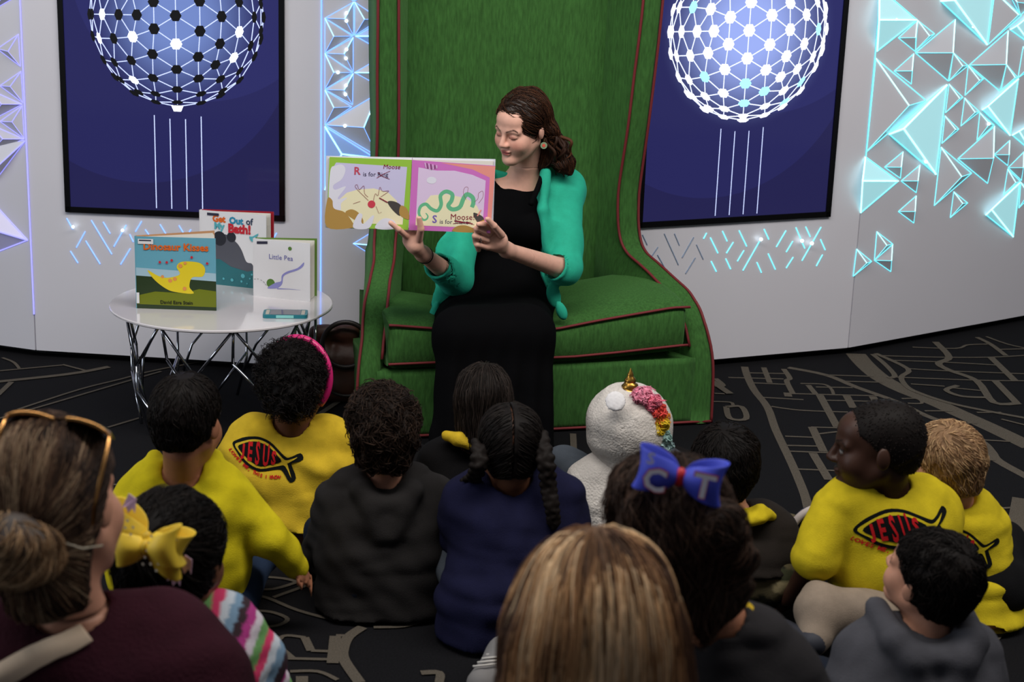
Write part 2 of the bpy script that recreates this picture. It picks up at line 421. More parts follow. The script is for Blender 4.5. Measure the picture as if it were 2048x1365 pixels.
for dx, dy in ((2.2, -1.3), (1.1, -3.0), (-2.6, -1.2), (-4.2, -.4), (-2.2, -3.2), (-.4, -3.6), (2.9, .2)):      # the street map goes on beyond the picture
    for ci_, (wd, pts) in enumerate(CARPET[:70]):
        P = np.array([flo(x, y)[:2] for x, y in pts]) + A(dx, dy)
        if seen(np.concatenate([P + (P[::-1] - P) * t for t in (0., .25, .5)])): continue
        P = catmull(P, 3) if len(P) > 2 else P; V2, F2 = strip2(P, wd * .64); parts.append((np.c_[V2, np.full(len(V2), .0008 + .00004 * ci_)], F2))
V, F = merge(parts); o = newmesh('carpet_pattern', V, F, road, floor, smooth=False); o['kind'] = 'stuff'

SEAM = [A(-2.25, 6.72), A(-1.226, 6.248), A(-.07, 6.02), A(.98, 6.0), A(2.099, 6.361), A(3.10, 6.955), A(3.95, 7.75)]
SIDES = ['wall_far_left', 'wall_left', 'wall_center', 'wall_right', 'wall_far_right', 'wall_outer_right']
wallm = mat('wall_laminate', (214, 213, 222), .35, noise=.012, nscale=3, spec=.4)
plinthm = mat('plinth_black', (14, 14, 18), .6)
class Panel: pass
PAN = []
for i, nm in enumerate(SIDES):
    p = Panel(); p.a = A(*SEAM[i], 0); p.b = A(*SEAM[i + 1], 0); p.L = np.linalg.norm(p.b - p.a); p.t = (p.b - p.a) / p.L
    p.n = np.cross(p.t, A(0, 0, 1)); p.n = p.n if p.n[1] < 0 else -p.n
    mid = (p.a + p.b) / 2; g = .003
    V, F = box(mid - p.n * .03 + A(0, 0, 1.57), p.t * (p.L / 2 - g), p.n * .03, A(0, 0, 1.54))
    p.o = struct(newmesh(nm, V, F, wallm, smooth=False))
    V, F = box(mid - p.n * .1 + A(0, 0, .02), p.t * (p.L / 2), p.n * .03, A(0, 0, .02)); newmesh('plinth', V, F, plinthm, p.o, smooth=False)
    PAN.append(p)
def onp(p, x, y, h=0.):
    d = ray(x, y); t = ((p.a - CP) @ p.n + h) / (d @ p.n); return CP + d * t
def st(p, x, y):
    P = onp(p, x, y); return np.array([(P - p.a) @ p.t, P[2]])
def fr(p): return (p.a, p.t, A(0, 0, 1), p.n)

LED_V = glow('led_violet', (.30, .30, 1.0), 1.1); LED_B = glow('led_blue', (.16, .34, 1.0), 1.6); LED_C = glow('led_cyan', (.16, .80, .95), 1.3)
LED_B2 = glow('led_blue_bright', (.25, .62, 1.0), 2.2); LED_C2 = glow('led_cyan_bright', (.45, 1., 1.), 1.5); LED_W = glow('led_spot', (.8, .95, 1.0), 5)
def ledbar(name, P, Q, r, material, parent):
    V, F = tube([P, Q], r, 5); return newmesh(name, V, F, material, parent, smooth=False)
# lit seams between the panels
def seam(i, z0, z1, material, r, wall):
    s = A(*SEAM[i], 0) + PAN[i].n * .002; ledbar('seam_light', s + A(0, 0, z0), s + A(0, 0, z1), r, material, wall)
seam(1, .18, 3.1, LED_V, .003, PAN[1].o); seam(2, .05, 3.1, LED_B, .003, PAN[1].o); seam(4, .62, 3.1, LED_C, .0025, PAN[4].o)

def pyramids(p, ox, oy, s, items, cold, bright, ledm, ledb, r):
    for it in items:
        q = np.array(it[:8], float); lit = len(it) > 8 and it[8]
        B = [onp(p, ox + q[2 * k] / s, oy + q[2 * k + 1] / s, .0) for k in range(3)]
        size = max(np.linalg.norm(B[0] - B[1]), np.linalg.norm(B[1] - B[2])); h = size * .17
        ap = onp(p, ox + q[6] / s, oy + q[7] / s, h)
        o = newmesh('pyramid_tile', [*B, ap], [(0, 1, 3), (1, 2, 3), (2, 0, 3)], bright if lit else cold, p.o, smooth=False)
        rr = r * (1.4 if lit else 1) * min(1.25, .6 + size * 1.5)
        for k in range(3):
            e = ledbar('edge_light', B[k] + p.n * .001, B[(k + 1) % 3] + p.n * .001, rr * .8, ledm, o)
            ledbar('ridge_light', B[k] + p.n * .001, ap, rr * (1.15 if (k == 0 or lit) else .6), ledb if (k == 0 or lit) else ledm, o)
tilew = mat('tile_acrylic', (205, 205, 214), .3); 
tilec = mat('tile_lit_cyan', (190, 215, 222), .3, emit=.5, ecol=(.38, .88, .95))
tileb = mat('tile_lit_blue', (150, 175, 215), .3, emit=.22, ecol=(.2, .42, 1.0))
tilev = mat('tile_lit_violet', (200, 198, 225), .3, emit=.10, ecol=(.45, .45, 1.0))
pyramids(PAN[4], 1700, 0, 2.437, [
 (143, -60, 325, 97, 132, 250, 143, 97, 1), (328, 100, 235, 185, 318, 252, 320, 184), (330, 100, 412, 165, 315, 250, 388, 175), (512, 95, 318, 258, 478, 395, 503, 258),
 (503, 258, 575, 320, 482, 395, 550, 322), (310, 262, 215, 347, 298, 410, 303, 346), (125, 285, 370, 490, 80, 740, 288, 515), (472, 415, 190, 655, 418, 850, 262, 628, 1),
 (482, 410, 550, 475, 465, 550, 535, 480), (575, 320, 650, 385, 560, 465, 632, 392), (770, 150, 580, 318, 730, 445, 762, 315), (762, 315, 818, 380, 735, 440, 805, 378),
 (558, 478, 630, 545, 540, 615, 610, 548), (820, 385, 645, 535, 780, 660, 672, 518, 1), (632, 550, 702, 610, 618, 685, 680, 605), (462, 565, 530, 630, 447, 700, 515, 632),
 (703, 615, 525, 775, 670, 895, 700, 772), (778, 685, 702, 755, 768, 808, 776, 755), (443, 718, 592, 845, 410, 1003, 545, 862), (505, 935, 573, 990, 488, 1062, 550, 993),
 (258, 740, 168, 815, 245, 870, 250, 816), (340, 805, 248, 883, 322, 940, 332, 883), (322, 955, 235, 1032, 310, 1088, 318, 1032), (75, 765, 235, 883, 52, 1038, 62, 883, 1),
 (130, 1130, 208, 1190, 118, 1270, 180, 1197), (207, 1192, 118, 1270, 198, 1325, 203, 1272), (32, 1215, 105, 1275, 15, 1348, 82, 1283), (848, 740, 770, 818, 835, 880, 845, 818),
 (768, 825, 830, 885, 748, 950, 808, 890), (828, 890, 662, 1048, 795, 1155, 690, 1022, 1), (832, 890, 895, 940, 822, 1015, 870, 945), (700, -70, 442, 5, 668, 218, 510, 0, 1),
 (705, -40, 835, 75, 672, 218, 822, 72), (905, 50, 780, 145, 885, 220, 815, 125, 1), (843, 228, 920, 310, 818, 380, 900, 300), (905, 590, 790, 660, 885, 740, 825, 640, 1), (760, -60, 830, 75, 885, 20, 815, 10)],
 tilew, tilec, LED_C, LED_C2, .0022)
pyramids(PAN[2], 640, 0, 2.527, [
 (170, 10, 25, 92, 170, 180, 125, 95), (175, 10, 175, 180, 305, 97, 225, 98), (25, 92, 165, 183, 25, 268, 70, 184), (168, 190, 25, 270, 168, 365, 122, 273), (25, 270, 165, 367, 25, 452, 70, 367),
 (168, 372, 25, 453, 165, 530, 122, 456), (25, 455, 160, 540, 25, 632, 70, 545), (180, 183, 300, 115, 300, 250, 280, 183, 1), (175, 367, 300, 295, 300, 435, 280, 368), (290, 475, 25, 632, 290, 790, 222, 645),
 (25, 640, 280, 800, 25, 960, 110, 780, 1), (168, 1232, 270, 1170, 270, 1296, 255, 1240), (170, -160, 25, -80, 170, 5, 125, -75), (175, -160, 175, 5, 305, -75, 225, -75)], tilew, tileb, LED_B, LED_B2, .0023)
pyramids(PAN[0], 0, 0, 1.893, [
 (70, 130, -10, 185, 78, 252, 30, 195), (80, 270, 0, 325, 88, 390, 38, 328), (85, 400, 0, 460, 92, 525, 45, 462), (-40, 340, 85, 395, -40, 460, 5, 395), (-40, 470, 92, 527, -40, 580, 10, 527),
 (95, 535, -90, 500, -60, 740, -20, 640), (-60, 730, 105, 910, -90, 985, -30, 870, 1), (-40, -40, 75, -20, -30, 40, 10, -10)], tilew, tilev, LED_V, LED_V, .0022)
# bright spots of the LED points
def spots(p, pts, r=.009):
    for x, y in pts:
        c = onp(p, x, y, .02); V, Q = surfnets(lambda q: np.linalg.norm(q - c.astype(np.float32), axis=1) - r, c - r * 2, c + r * 2, r / 2.5); newmesh('light_point', V, Q, LED_W, p.o)
spots(PAN[2], [(693, 26), (693, 42), (693, 99), (692, 117), (692, 171), (691, 189), (690, 252), (741, 227), (676, 145)], .006)
spots(PAN[4], [(1792, 39), (1827, 288), (1852, 324), (1978, 248), (1947, 53)], .006)

def dashes(p, ox, oy, s, L, lit, dim, thr):
    for x0, y0, x1, y1 in L:
        P, Q = onp(p, ox + x0 / s, oy + y0 / s, .001), onp(p, ox + x1 / s, oy + y1 / s, .001)
        ledbar('light_slit', P, Q, .0022, lit if x0 > thr else dim, p.o)
slitd = mat('slit_unlit', (140, 160, 190), .4)
dashes(PAN[1], 0, 0, 2.437, [(325, 1065, 355, 1118), (445, 1075, 545, 1240), (415, 1130, 372, 1208), (418, 1175, 488, 1288), (503, 1083, 537, 1140), (615, 1098, 555, 1203), (343, 1225, 380, 1283), (635, 1213, 588, 1290),
 (690, 1080, 660, 1130), (632, 1143, 650, 1180), (708, 1120, 742, 1170), (780, 1095, 820, 1160), (872, 1100, 905, 1155), (930, 1120, 895, 1180), (1100, 1110, 1060, 1180), (1348, 1137, 1310, 1200), (1180, 1230, 1215, 1290), (700, 1320, 740, 1390)], LED_B, slitd, 0)
dashes(PAN[3], 1280, 0, 2.4375, [(12, 1145, 35, 1195), (118, 1140, 187, 1292), (168, 1140, 192, 1197), (262, 1157, 205, 1257), (88, 1205, 52, 1258), (85, 1243, 120, 1305), (325, 1137, 310, 1165), (275, 1193, 308, 1265),
 (343, 1160, 380, 1235), (402, 1128, 425, 1177), (483, 1125, 520, 1202), (455, 1182, 422, 1235), (507, 1222, 475, 1275), (590, 1165, 502, 1320), (418, 1262, 442, 1313), (347, 1275, 372, 1325), (605, 1118, 628, 1168),
 (712, 1125, 665, 1205), (745, 1177, 713, 1230), (760, 1110, 803, 1212), (808, 1107, 830, 1155), (883, 1108, 790, 1272), (880, 1168, 903, 1220), (890, 1243, 860, 1298), (747, 1255, 713, 1308), (625, 1238, 660, 1315),
 (570, 1280, 592, 1330), (270, 1257, 222, 1335)], LED_C, slitd, 300)
spots(PAN[3], [(1522, 479), (1604, 482), (1624, 487)], .007)
spots(PAN[1], [(245, 461), (146, 454)], .006)

# ---------------------------------------------------------------- display screens
def geodesic(fq=4):
    t = (1 + 5 ** .5) / 2; ico = []
    P = [A(0, 0, 1)]
    for k in range(5): P.append(A(math.cos(k * 1.2566) * 2 / 5 ** .5, math.sin(k * 1.2566) * 2 / 5 ** .5, 1 / 5 ** .5))
    for k in range(5): P.append(A(math.cos((k + .5) * 1.2566) * 2 / 5 ** .5, math.sin((k + .5) * 1.2566) * 2 / 5 ** .5, -1 / 5 ** .5))
    P.append(A(0, 0, -1))
    T = []
    for k in range(5):
        n_ = (k + 1) % 5; T += [(0, 1 + k, 1 + n_), (1 + k, 6 + k, 1 + n_), (1 + n_, 6 + k, 6 + n_), (11, 6 + n_, 6 + k)]
    pts = []; key = {}; ed = set()
    def vid(v):
        v = v / np.linalg.norm(v); k = tuple(np.round(v, 3) + 0.)
        if k not in key: key[k] = len(pts); pts.append(v)
        return key[k]
    for a, b, c in T:
        g = {}
        for i in range(fq + 1):
            for j in range(fq + 1 - i): g[i, j] = vid((P[a] * (fq - i - j) + P[b] * i + P[c] * j) / fq)
        for (i, j), v in g.items():
            for q in ((i + 1, j), (i, j + 1), (i - 1, j + 1)):
                if q in g: ed.add((min(v, g[q]), max(v, g[q])))
    return np.array(pts), ed
def screen_material(name, c, rx, glowc, gl, circ):
    M = bpy.data.materials.new(name); M.use_nodes = True; nt = M.node_tree; b = nt.nodes['Principled BSDF']; N = nt.nodes.new; Lk = nt.links.new
    b.inputs['Base Color'].default_value = (.004, .004, .006, 1); b.inputs['Roughness'].default_value = .08; b.inputs['Specular IOR Level'].default_value = .35
    tc = N('ShaderNodeTexCoord')
    def dist(cx, cz):
        s = N('ShaderNodeVectorMath'); s.operation = 'SUBTRACT'; s.inputs[1].default_value = (cx, cz, 0); Lk(tc.outputs['UV'], s.inputs[0])
        l = N('ShaderNodeVectorMath'); l.operation = 'LENGTH'; Lk(s.outputs[0], l.inputs[0]); return l.outputs['Value']
    def ramp(src, a, b_, va, vb):
        r = N('ShaderNodeMapRange'); r.interpolation_type = 'SMOOTHSTEP'; r.inputs[1].default_value = a; r.inputs[2].default_value = b_; r.inputs[3].default_value = va; r.inputs[4].default_value = vb
        Lk(src, r.inputs[0]); return r.outputs[0]
    base = (.017, .016, .075); cur = None
    def mixc(fac, c1, c2):
        mx = N('ShaderNodeMix'); mx.data_type = 'RGBA'; Lk(fac, mx.inputs[0])
        if isinstance(c1, tuple): mx.inputs[6].default_value = (*c1, 1)
        else: Lk(c1, mx.inputs[6])
        mx.inputs[7].default_value = (*c2, 1); return mx.outputs[2]
    cur = base
    for (x, z, r, colr) in circ: cur = mixc(ramp(dist(x, z), r - .003, r, 1, 0), cur, colr)
    cur = mixc(ramp(dist(*c), rx * .2, rx * gl, 1, 0), cur, glowc)
    Lk(cur, b.inputs['Emission Color']); b.inputs['Emission Strength'].default_value = 1.0
    return M
def display(name, label, p, pBL, pBR, zc_px, R, mode):
    s0, z0 = st(p, *pBL); s1, z1 = st(p, *pBR); z0 = (z0 + z1) / 2; zt = z0 + 1.75
    root = thing(name, label, 'screen', p.a + p.t * (s0 + s1) / 2 + A(0, 0, z0) + p.n * .001)
    bz = .022; fm = mat('bezel_black', (9, 9, 11), .25)
    f = fr(p); parts = []
    for a0, a1, b0, b1 in ((s0, s0 + bz, z0, zt), (s1 - bz, s1, z0, zt), (s0, s1, z0, z0 + bz), (s0, s1, zt - bz, zt)):
        c = p.a + p.t * (a0 + a1) / 2 + A(0, 0, (b0 + b1) / 2) + p.n * .006
        parts.append(box(c, p.t * (a1 - a0) / 2, p.n * .005, A(0, 0, (b1 - b0) / 2)))
    V, F = merge(parts); newmesh('bezel', V, F, fm, root, smooth=False)
    cs, cz = st(p, *zc_px); W = s1 - s0
    circ = [(W * .36, cz - z0 - .02, .62, (.020, .020, .10)), (W * 1.0 - W * .36, cz - z0 + .20, .52, (.024, .025, .125))]
    gm = screen_material(name + '_picture', (cs - s0, cz - z0), R, (.34, .44, .92) if mode else (.17, .25, .58), 1.12 if mode else 1.02, circ)
    Q = [p.a + p.t * a_ + A(0, 0, b_) + p.n * .004 for a_, b_ in ((s0 + .01, z0 + .01), (s1 - .01, z0 + .01), (s1 - .01, zt - .01), (s0 + .01, zt - .01))]
    so = newmesh('display', Q, [(0, 1, 2, 3)], gm, root, smooth=False)
    uv = so.data.uv_layers.new(name='UVMap')
    for i, c in enumerate([(.01, .01), (W - .01, .01), (W - .01, zt - z0 - .01), (.01, zt - z0 - .01)]): uv.data[i].uv = c
    # lattice ball drawn on the screen
    P, ed = geodesic(4); P = P @ Rz(-54).T @ Ry(90).T @ Rz(0).T
    fr_ = P[:, 1] < .12; X = np.c_[cs + P[:, 0] * R, cz + P[:, 2] * R]
    lines = glow('screen_line', (.50, .58, .92), .8); lnw = glow('screen_line_pale', (.70, .78, 1.0), .9)
    par = [strip2(np.array([X[a], X[b]]), .0036 if not mode else .0042) for a, b in ed if fr_[a] and fr_[b] and np.linalg.norm(X[a] - X[b]) > .008]
    flatdecal('lattice_lines', merge(par), f, .0048, lnw if mode else lines, root)['kind'] = 'stuff'
    nodes = {0: [], 1: [], 2: []}; near_ = set(); vis = np.where(P[:, 1] < -.1)[0]
    for q in ([(1417, 140), (1488, 173), (1543, 180), (1506, 194), (1600, 165), (1635, 60), (1400, 30), (1562, 200)] if mode else [(218, 22), (257, 55), (205, 90), (351, 111), (285, 153), (480, 40), (476, 93)]):
        near_.add(int(vis[np.argmin(np.linalg.norm(X[vis] - st(p, *q), axis=1))]))
    for i in np.where(fr_)[0]:
        ny = max(.35, -P[i, 1]); rad = .0235 if not mode else .0265
        d = P[i, [0, 2]]; L = np.linalg.norm(d) + 1e-6; d = d / L
        t = np.linspace(0, 2 * math.pi, 6, endpoint=False); h = np.c_[np.cos(t), np.sin(t)] * rad
        par_ = (h @ d)[:, None] * d; h = h - par_ + par_ * ny
        k = 0
        if P[i, 1] < -.1 and i in near_: k = 2 if mode else 1
        nodes[k].append(poly2(X[i] + h))
    cols = {0: glow('node_white', (.86, .88, 1.0), .95) if mode else mat('node_black', (7, 7, 12), .4), 1: glow('node_lit', (.9, .95, 1), 3.5), 2: glow('node_cyan', (.33, .85, 1.0), .9)}
    for k, nm in ((0, 'lattice_nodes'), (1, 'lit_nodes'), (2, 'cyan_nodes')):
        if nodes[k]: flatdecal(nm, merge(nodes[k]), f, .0056, cols[k], root)['kind'] = 'stuff'
    zb = cz - R - (.035 if not mode else .03)
    for k in range(4):
        x = cs + (k - 1.5) * .062; flatdecal('tower_line', strip2([(x, zb - .012 * (k in (1, 2))), (x, z0 + .03)], .0036), f, .005, lines, root)
    if not mode: flatdecal('ball_base', poly2([(cs - .024, cz - R + .004), (cs + .024, cz - R + .004), (cs + .014, cz - R - .018), (cs - .014, cz - R - .018)]), f, .0059, cols[1], root)
    return root
sL0, zL0 = st(PAN[1], 352, 213); sc_, zc_ = st(PAN[1], 528, 40); R_ = sc_ - st(PAN[1], 352, 40)[0]
R_ = abs(R_)
def ypx_for(p, x, zt):
    lo_, hi_ = -1500., 700.
    for _ in range(50):
        md = (lo_ + hi_) / 2
        if st(p, x, md)[1] > zt: lo_ = md
        else: hi_ = md
    return md
display('display_screen', 'tall screen behind the round table showing a dark lattice ball', PAN[1], (132, 419), (571, 447), (352, ypx_for(PAN[1], 352, zL0 + R_)), R_, 0)
zR0 = st(PAN[3], 1490, 240)[1]
display('display_screen', 'tall screen right of the green chair showing a glowing white lattice ball', PAN[3], (1272, 454), (1658, 435), (1497, ypx_for(PAN[3], 1497, zR0 + R_)), R_, 1)

# ================================================================ GREEN WING CHAIR
PSI = math.radians(10); CO = A(.69, 5.33, 0); CU = A(math.cos(PSI), math.sin(PSI), 0); CV = A(-math.sin(PSI), math.cos(PSI), 0)
def cw(u, v, z): return CO + CU * u + CV * v + A(0, 0, z)
def unch(x, y, v):
    d = ray(x, y); t = ((CO - CP) @ CV + v) / (d @ CV); P = CP + d * t; return (P - CO) @ CU, P[2]
velvet = mat('green_velvet', (54, 96, 44), .85, noise=.26, nscale=34, stretch=(4, 4, .7), bump=.35, bscale=90, sheen=.35, spec=.15)
piping = mat('dark_red_piping', (112, 28, 34), .7)
chair = thing('wing_armchair', 'oversized green velvet wing armchair with dark red piping', 'armchair', cw(0, .25, 0))
PZ = np.array([.006, .2, .3, .35, .4, .43, .455, .48, .5, .52, .55, .6, .7, .8, 1.0, 1.2, 1.4, 1.7, 2.05])
PV = np.interp(PZ, [.03, .2, .3, .35, .4, .45, .5, .55, .6, .7, .8, 1, 1.2, 1.4, 2.05], [-.025, -.02, 0, .02, .055, .115, .235, .36, .405, .42, .42, .38, .36, .34, .31])
PO = np.interp(PZ, [.03, .2, .3, .35, .4, .45, .5, .55, .6, .7, .8, 1, 1.2, 1.4, 2.05], [.644, .64, .629, .618, .609, .593, .552, .512, .503, .496, .499, .501, .508, .512, .525])
PI_ = np.interp(PZ, [.03, .2, .3, .35, .4, .45, .5, .55, .6, .7, .8, 1, 1.2, 1.4, 2.05], [.559, .558, .546, .538, .524, .507, .475, .434, .421, .412, .414, .42, .427, .435, .45])
zz = np.r_[np.linspace(.006, .34, 7), np.linspace(.36, .62, 28), np.linspace(.66, 2.05, 16)]
cs_ = catmull(np.c_[PZ, PV, PO, PI_], 8); ps = [np.interp(zz, cs_[:, 0], cs_[:, k]) for k in (1, 2, 3)]
for sg, nm in ((-1, 'wing'), (1, 'wing')):
    V = []; rr = .022
    for z, v, wo, wi in zip(zz, *ps):
        t = np.linspace(0, math.pi / 2, 5)
        wb = min(wo - .015, .50); vb = .58; ib = min(wi - .02, .352)
        sec = [(wb, vb)] + [(wo - rr + rr * math.cos(a), v + rr - rr * math.sin(a)) for a in t] + [((wo + wi) / 2, v - .004)] + [(wi + rr - rr * math.sin(a), v + rr - rr * math.cos(a)) for a in t] + [((wi + ib) / 2 - .012, (v + vb) / 2), (ib, vb)]
        V += [cw(sg * a, b, z) for a, b in sec]
    n = len(sec); K = len(zz)
    F = [(i * n + k, i * n + (k + 1) % n, (i + 1) * n + (k + 1) % n, (i + 1) * n + k) for i in range(K - 1) for k in range(n)]
    F += [tuple(range(n)), tuple((K - 1) * n + k for k in range(n))]
    if sg > 0: F = [f[::-1] for f in F]
    newmesh(nm, V, F, velvet, chair)
    po = [cw(sg * (wo - .002), v + .002, z) for z, v, wo in zip(zz, ps[0], ps[1])]; V, F = tube(catmull(po, 2), .0052, 7); newmesh('piping', V, F, piping, chair)
    pi = [cw(sg * (wi + .002), v + .002, z) for z, v, wi in zip(zz, ps[0], ps[2]) if z > .24]; V, F = tube(catmull(pi, 2), .0052, 7); newmesh('piping', V, F, piping, chair)
def puff(u0, u1, v0, v1, z0, z1, bu=0, nu=24, nv=12, face='v', amp=.02):
    # padded slab whose front bulges
    V = []; us = np.linspace(0, 1, nu); zs = np.linspace(0, 1, nv)
    prof = lambda t: (1 - abs(2 * t - 1) ** 4)
    for a in us:
        for b in zs:
            V.append((u0 + (u1 - u0) * a, v0 - amp * prof(a) * prof(b), z0 + (z1 - z0) * b))
    n = len(V); V += [(u0 + (u1 - u0) * a, v1, z0 + (z1 - z0) * b) for a in us for b in zs]
    q = lambda i, j, o: o + i * nv + j
    F = [(q(i, j, 0), q(i + 1, j, 0), q(i + 1, j + 1, 0), q(i, j + 1, 0)) for i in range(nu - 1) for j in range(nv - 1)]
    F += [(q(i, j, n), q(i, j + 1, n), q(i + 1, j + 1, n), q(i + 1, j, n)) for i in range(nu - 1) for j in range(nv - 1)]
    for i in range(nu - 1): F += [(q(i, 0, 0), q(i, 0, n), q(i + 1, 0, n), q(i + 1, 0, 0)), (q(i, nv - 1, 0), q(i + 1, nv - 1, 0), q(i + 1, nv - 1, n), q(i, nv - 1, n))]
    for j in range(nv - 1): F += [(q(0, j, 0), q(0, j + 1, 0), q(0, j + 1, n), q(0, j, n)), (q(nu - 1, j, 0), q(nu - 1, j, n), q(nu - 1, j + 1, n), q(nu - 1, j + 1, 0))]
    return np.array([cw(*v) for v in V]), F
V, F = puff(-.43, .43, .525, .6, .25, 2.05, amp=.03); newmesh('backrest', V, F, velvet, chair)
V, F = puff(-.57, .57, -.018, .55, .008, .245, amp=.008); newmesh('seat_base', V, F, velvet, chair)
V, F = tube([cw(u, -.024, .012) for u in np.linspace(-.64, .64, 12)], .005, 6); newmesh('piping', V, F, piping, chair)
for u, v in ((-.58, .03), (.58, .03), (-.5, .52), (.5, .52)):
    V, F = tube([cw(u, v, .0), cw(u, v, .03)], [.022, .03], 12); newmesh('foot', V, F, mat('dark_wood', (38, 24, 18), .4), chair)
# seat cushion with a sagging middle
ts = [unch(*q, -.03) for q in ((780, 650), (860, 656), (990, 668), (1115, 657), (1200, 640), (1345, 615))]
bs = [unch(*q, -.03) for q in ((780, 738), (860, 738), (990, 730), (1105, 717), (1230, 705), (1365, 690))]
tu, tz = np.array(ts).T; bu_, bz_ = np.array(bs).T
us = np.linspace(-.535, .53, 46); V = []; n = 0
sag = lambda u: np.exp(-((u + .18) / .2) ** 2)
for u in us:
    zt = np.interp(u, tu, tz); zb = max(np.interp(u, bu_, bz_), .275); e = min(1, (.5355 - abs(u + .0025)) / .03 + .12) ** .5
    zm = (zt + zb) / 2
    sec = [(.5, zb - .02), (.25, zb - .035), (.02, zb - .035 * e), (-.02, zb - .022 * e), (-.032, zb), (-.045 * e - .0, (zt + zb) / 2), (-.032, zt), (-.012, zt + .014 * e), (.06, zt + .035 * e - .012 * sag(u)), (.25, zt + .045 * e - .035 * sag(u)), (.42, zt + .035 * e - .01 * sag(u)), (.5, zt)]
    V += [cw(u, a, b) for a, b in sec]; n = len(sec)
K = len(us)
F = [(i * n + k, i * n + (k + 1) % n, (i + 1) * n + (k + 1) % n, (i + 1) * n + k) for i in range(K - 1) for k in range(n)] + [tuple(range(n)), tuple((K - 1) * n + k for k in range(n))]
o = newmesh('seat_cushion', V, F, velvet, chair); sm = o.modifiers.new('s', 'SUBSURF'); sm.levels = sm.render_levels = 1
for (a, b) in ((tu, tz), (bu_, bz_)):
    P = [cw(u, -.036, max(np.interp(u, a, b), .275)) for u in np.linspace(-.535, .53, 40)]; V, F = tube(P, .0048, 6); newmesh('piping', V, F, piping, o)

# ================================================================ ROUND TABLE
TC = A(-.41, 5.44, 0); TZ = .43; TR = .39
table = thing('side_table', 'round white side table on a chrome wire base', 'table', TC)
t = np.linspace(0, 2 * math.pi, 72, endpoint=False)
prof = [(0, -.012), (TR - .006, -.012), (TR, -.008), (TR, -.003), (TR - .003, 0), (0, 0)]
V = [TC + A(r * math.cos(a), r * math.sin(a), TZ + z) for r, z in prof for a in t]
F = [(i * 72 + k, i * 72 + (k + 1) % 72, (i + 1) * 72 + (k + 1) % 72, (i + 1) * 72 + k) for i in range(len(prof) - 1) for k in range(72)]
newmesh('table_top', V, F, mat('table_lacquer', (216, 212, 216), .12, coat=.6, spec=.5), table, smooth=False)
chrome = mat('chrome', (190, 192, 200), .12, metal=1)
NL = 8; a0 = math.radians(-90 + 11)
ring = lambda r, z, k: TC + A(r * math.cos(a0 + k * 2 * math.pi / NL), r * math.sin(a0 + k * 2 * math.pi / NL), z)
for k in range(NL):
    T_ = ring(.335, TZ - .014, k); M1 = ring(.335, .25, k + .5); M0 = ring(.335, .25, k - .5)
    T2 = ring(.325, TZ - .014, k); I_ = ring(.30, .29, k)
    for nm, P in (('rod', [T_, M1]), ('rod', [T_, M0]), ('leg', [M1, ring(.335, .14, k + .5), ring(.30, .0, k + .62)]), ('leg', [ring(.335, .16, k + .5), ring(.29, .0, k + 1.0)]), ('rod', [T2, I_]), ('rod', [I_, ring(.31, .2, k + .32), ring(.3, .1, k + .5)])):
        V, F = tube(P, .0052, 8); newmesh(nm, V, F, chrome, table)
V, F = tube([ring(.33, TZ - .016, k / 6) for k in range(48)], .004, 6, closed=True); newmesh('support_ring', V, F, chrome, table)

# ================================================================ BOOKS
paper = mat('paper', (222, 218, 210), .8); lbl = mat('label_white', (225, 225, 228), .6); ink = mat('ink_dark', (38, 38, 62), .7)
def colr(name, c, rough=.35): return mat('print_' + name, c, rough, spec=.4)
def standbook(label, TL, TR_, BL, BR, zb, depth, cover, opening, group=None, edge=None, thick=.012):
    B0 = flo(*BL, zb); B1 = flo(*BR, zb)
    ux = B1 - B0; ux[2] = 0; Wd = np.linalg.norm(ux); ux /= Wd
    n = np.cross(ux, A(0, 0, 1)); n = n if n[1] < 0 else -n
    T0 = at(*TL, B0[1]); H_ = T0[2] - zb
    root = thing('picture_book', label, 'book', B0 + ux * Wd / 2 - n * .02, group)
    V, F = box(B0 + ux * Wd / 2 + A(0, 0, H_ / 2) - n * .0015, ux * Wd / 2, n * .0015, A(0, 0, H_ / 2)); newmesh('front_cover', V, F, cover, root, smooth=False)
    a = math.radians(opening); u2 = ux * math.cos(a) - n * math.sin(a); n2 = np.cross(u2, A(0, 0, 1)); n2 = n2 if n2 @ n > 0 else -n2
    H0 = B0 - n * (.003 + thick)
    V, F = box(H0 + u2 * Wd * .5 + A(0, 0, H_ / 2) - n2 * .0015, u2 * Wd / 2, n2 * .0015, A(0, 0, H_ / 2)); newmesh('back_cover', V, F, edge or cover, root, smooth=False)
    V, F = box(B0 - n * (.0015 + thick / 2) - ux * .001 + A(0, 0, H_ / 2), ux * .0015, n * (thick / 2 + .0015), A(0, 0, H_ / 2)); newmesh('spine', V, F, cover, root, smooth=False)
    K = 7
    for k in range(K):
        f_ = (k + .5) / K; ak = a * f_ * .95; uk = ux * math.cos(ak) - n * math.sin(ak); nk = np.cross(uk, A(0, 0, 1)); nk = nk if nk @ n > 0 else -nk
        c = B0 - n * (.003 + thick * f_) + uk * Wd * .485 + A(0, 0, H_ / 2 - .001); V, F = box(c, uk * Wd * .48, nk * .0007, A(0, 0, H_ / 2 - .004)); newmesh('pages', V, F, paper, root, smooth=False)
    return root, (B0, ux * Wd, A(0, 0, H_), n), H_ / Wd
def art(root, frame, asp, layers):
    # layers in units of cover width, y upward; each lies a hair above the one before
    O, ux, uz, n = frame; L = np.linalg.norm(ux); f = (O, ux, uz / asp, n)
    for i, (nm, shape, m_) in enumerate(layers): flatdecal(nm, shape, f, .0004 + .0002 * i, m_, root)
cat2 = lambda P, c=True: poly2(catmull(P, 5, c))
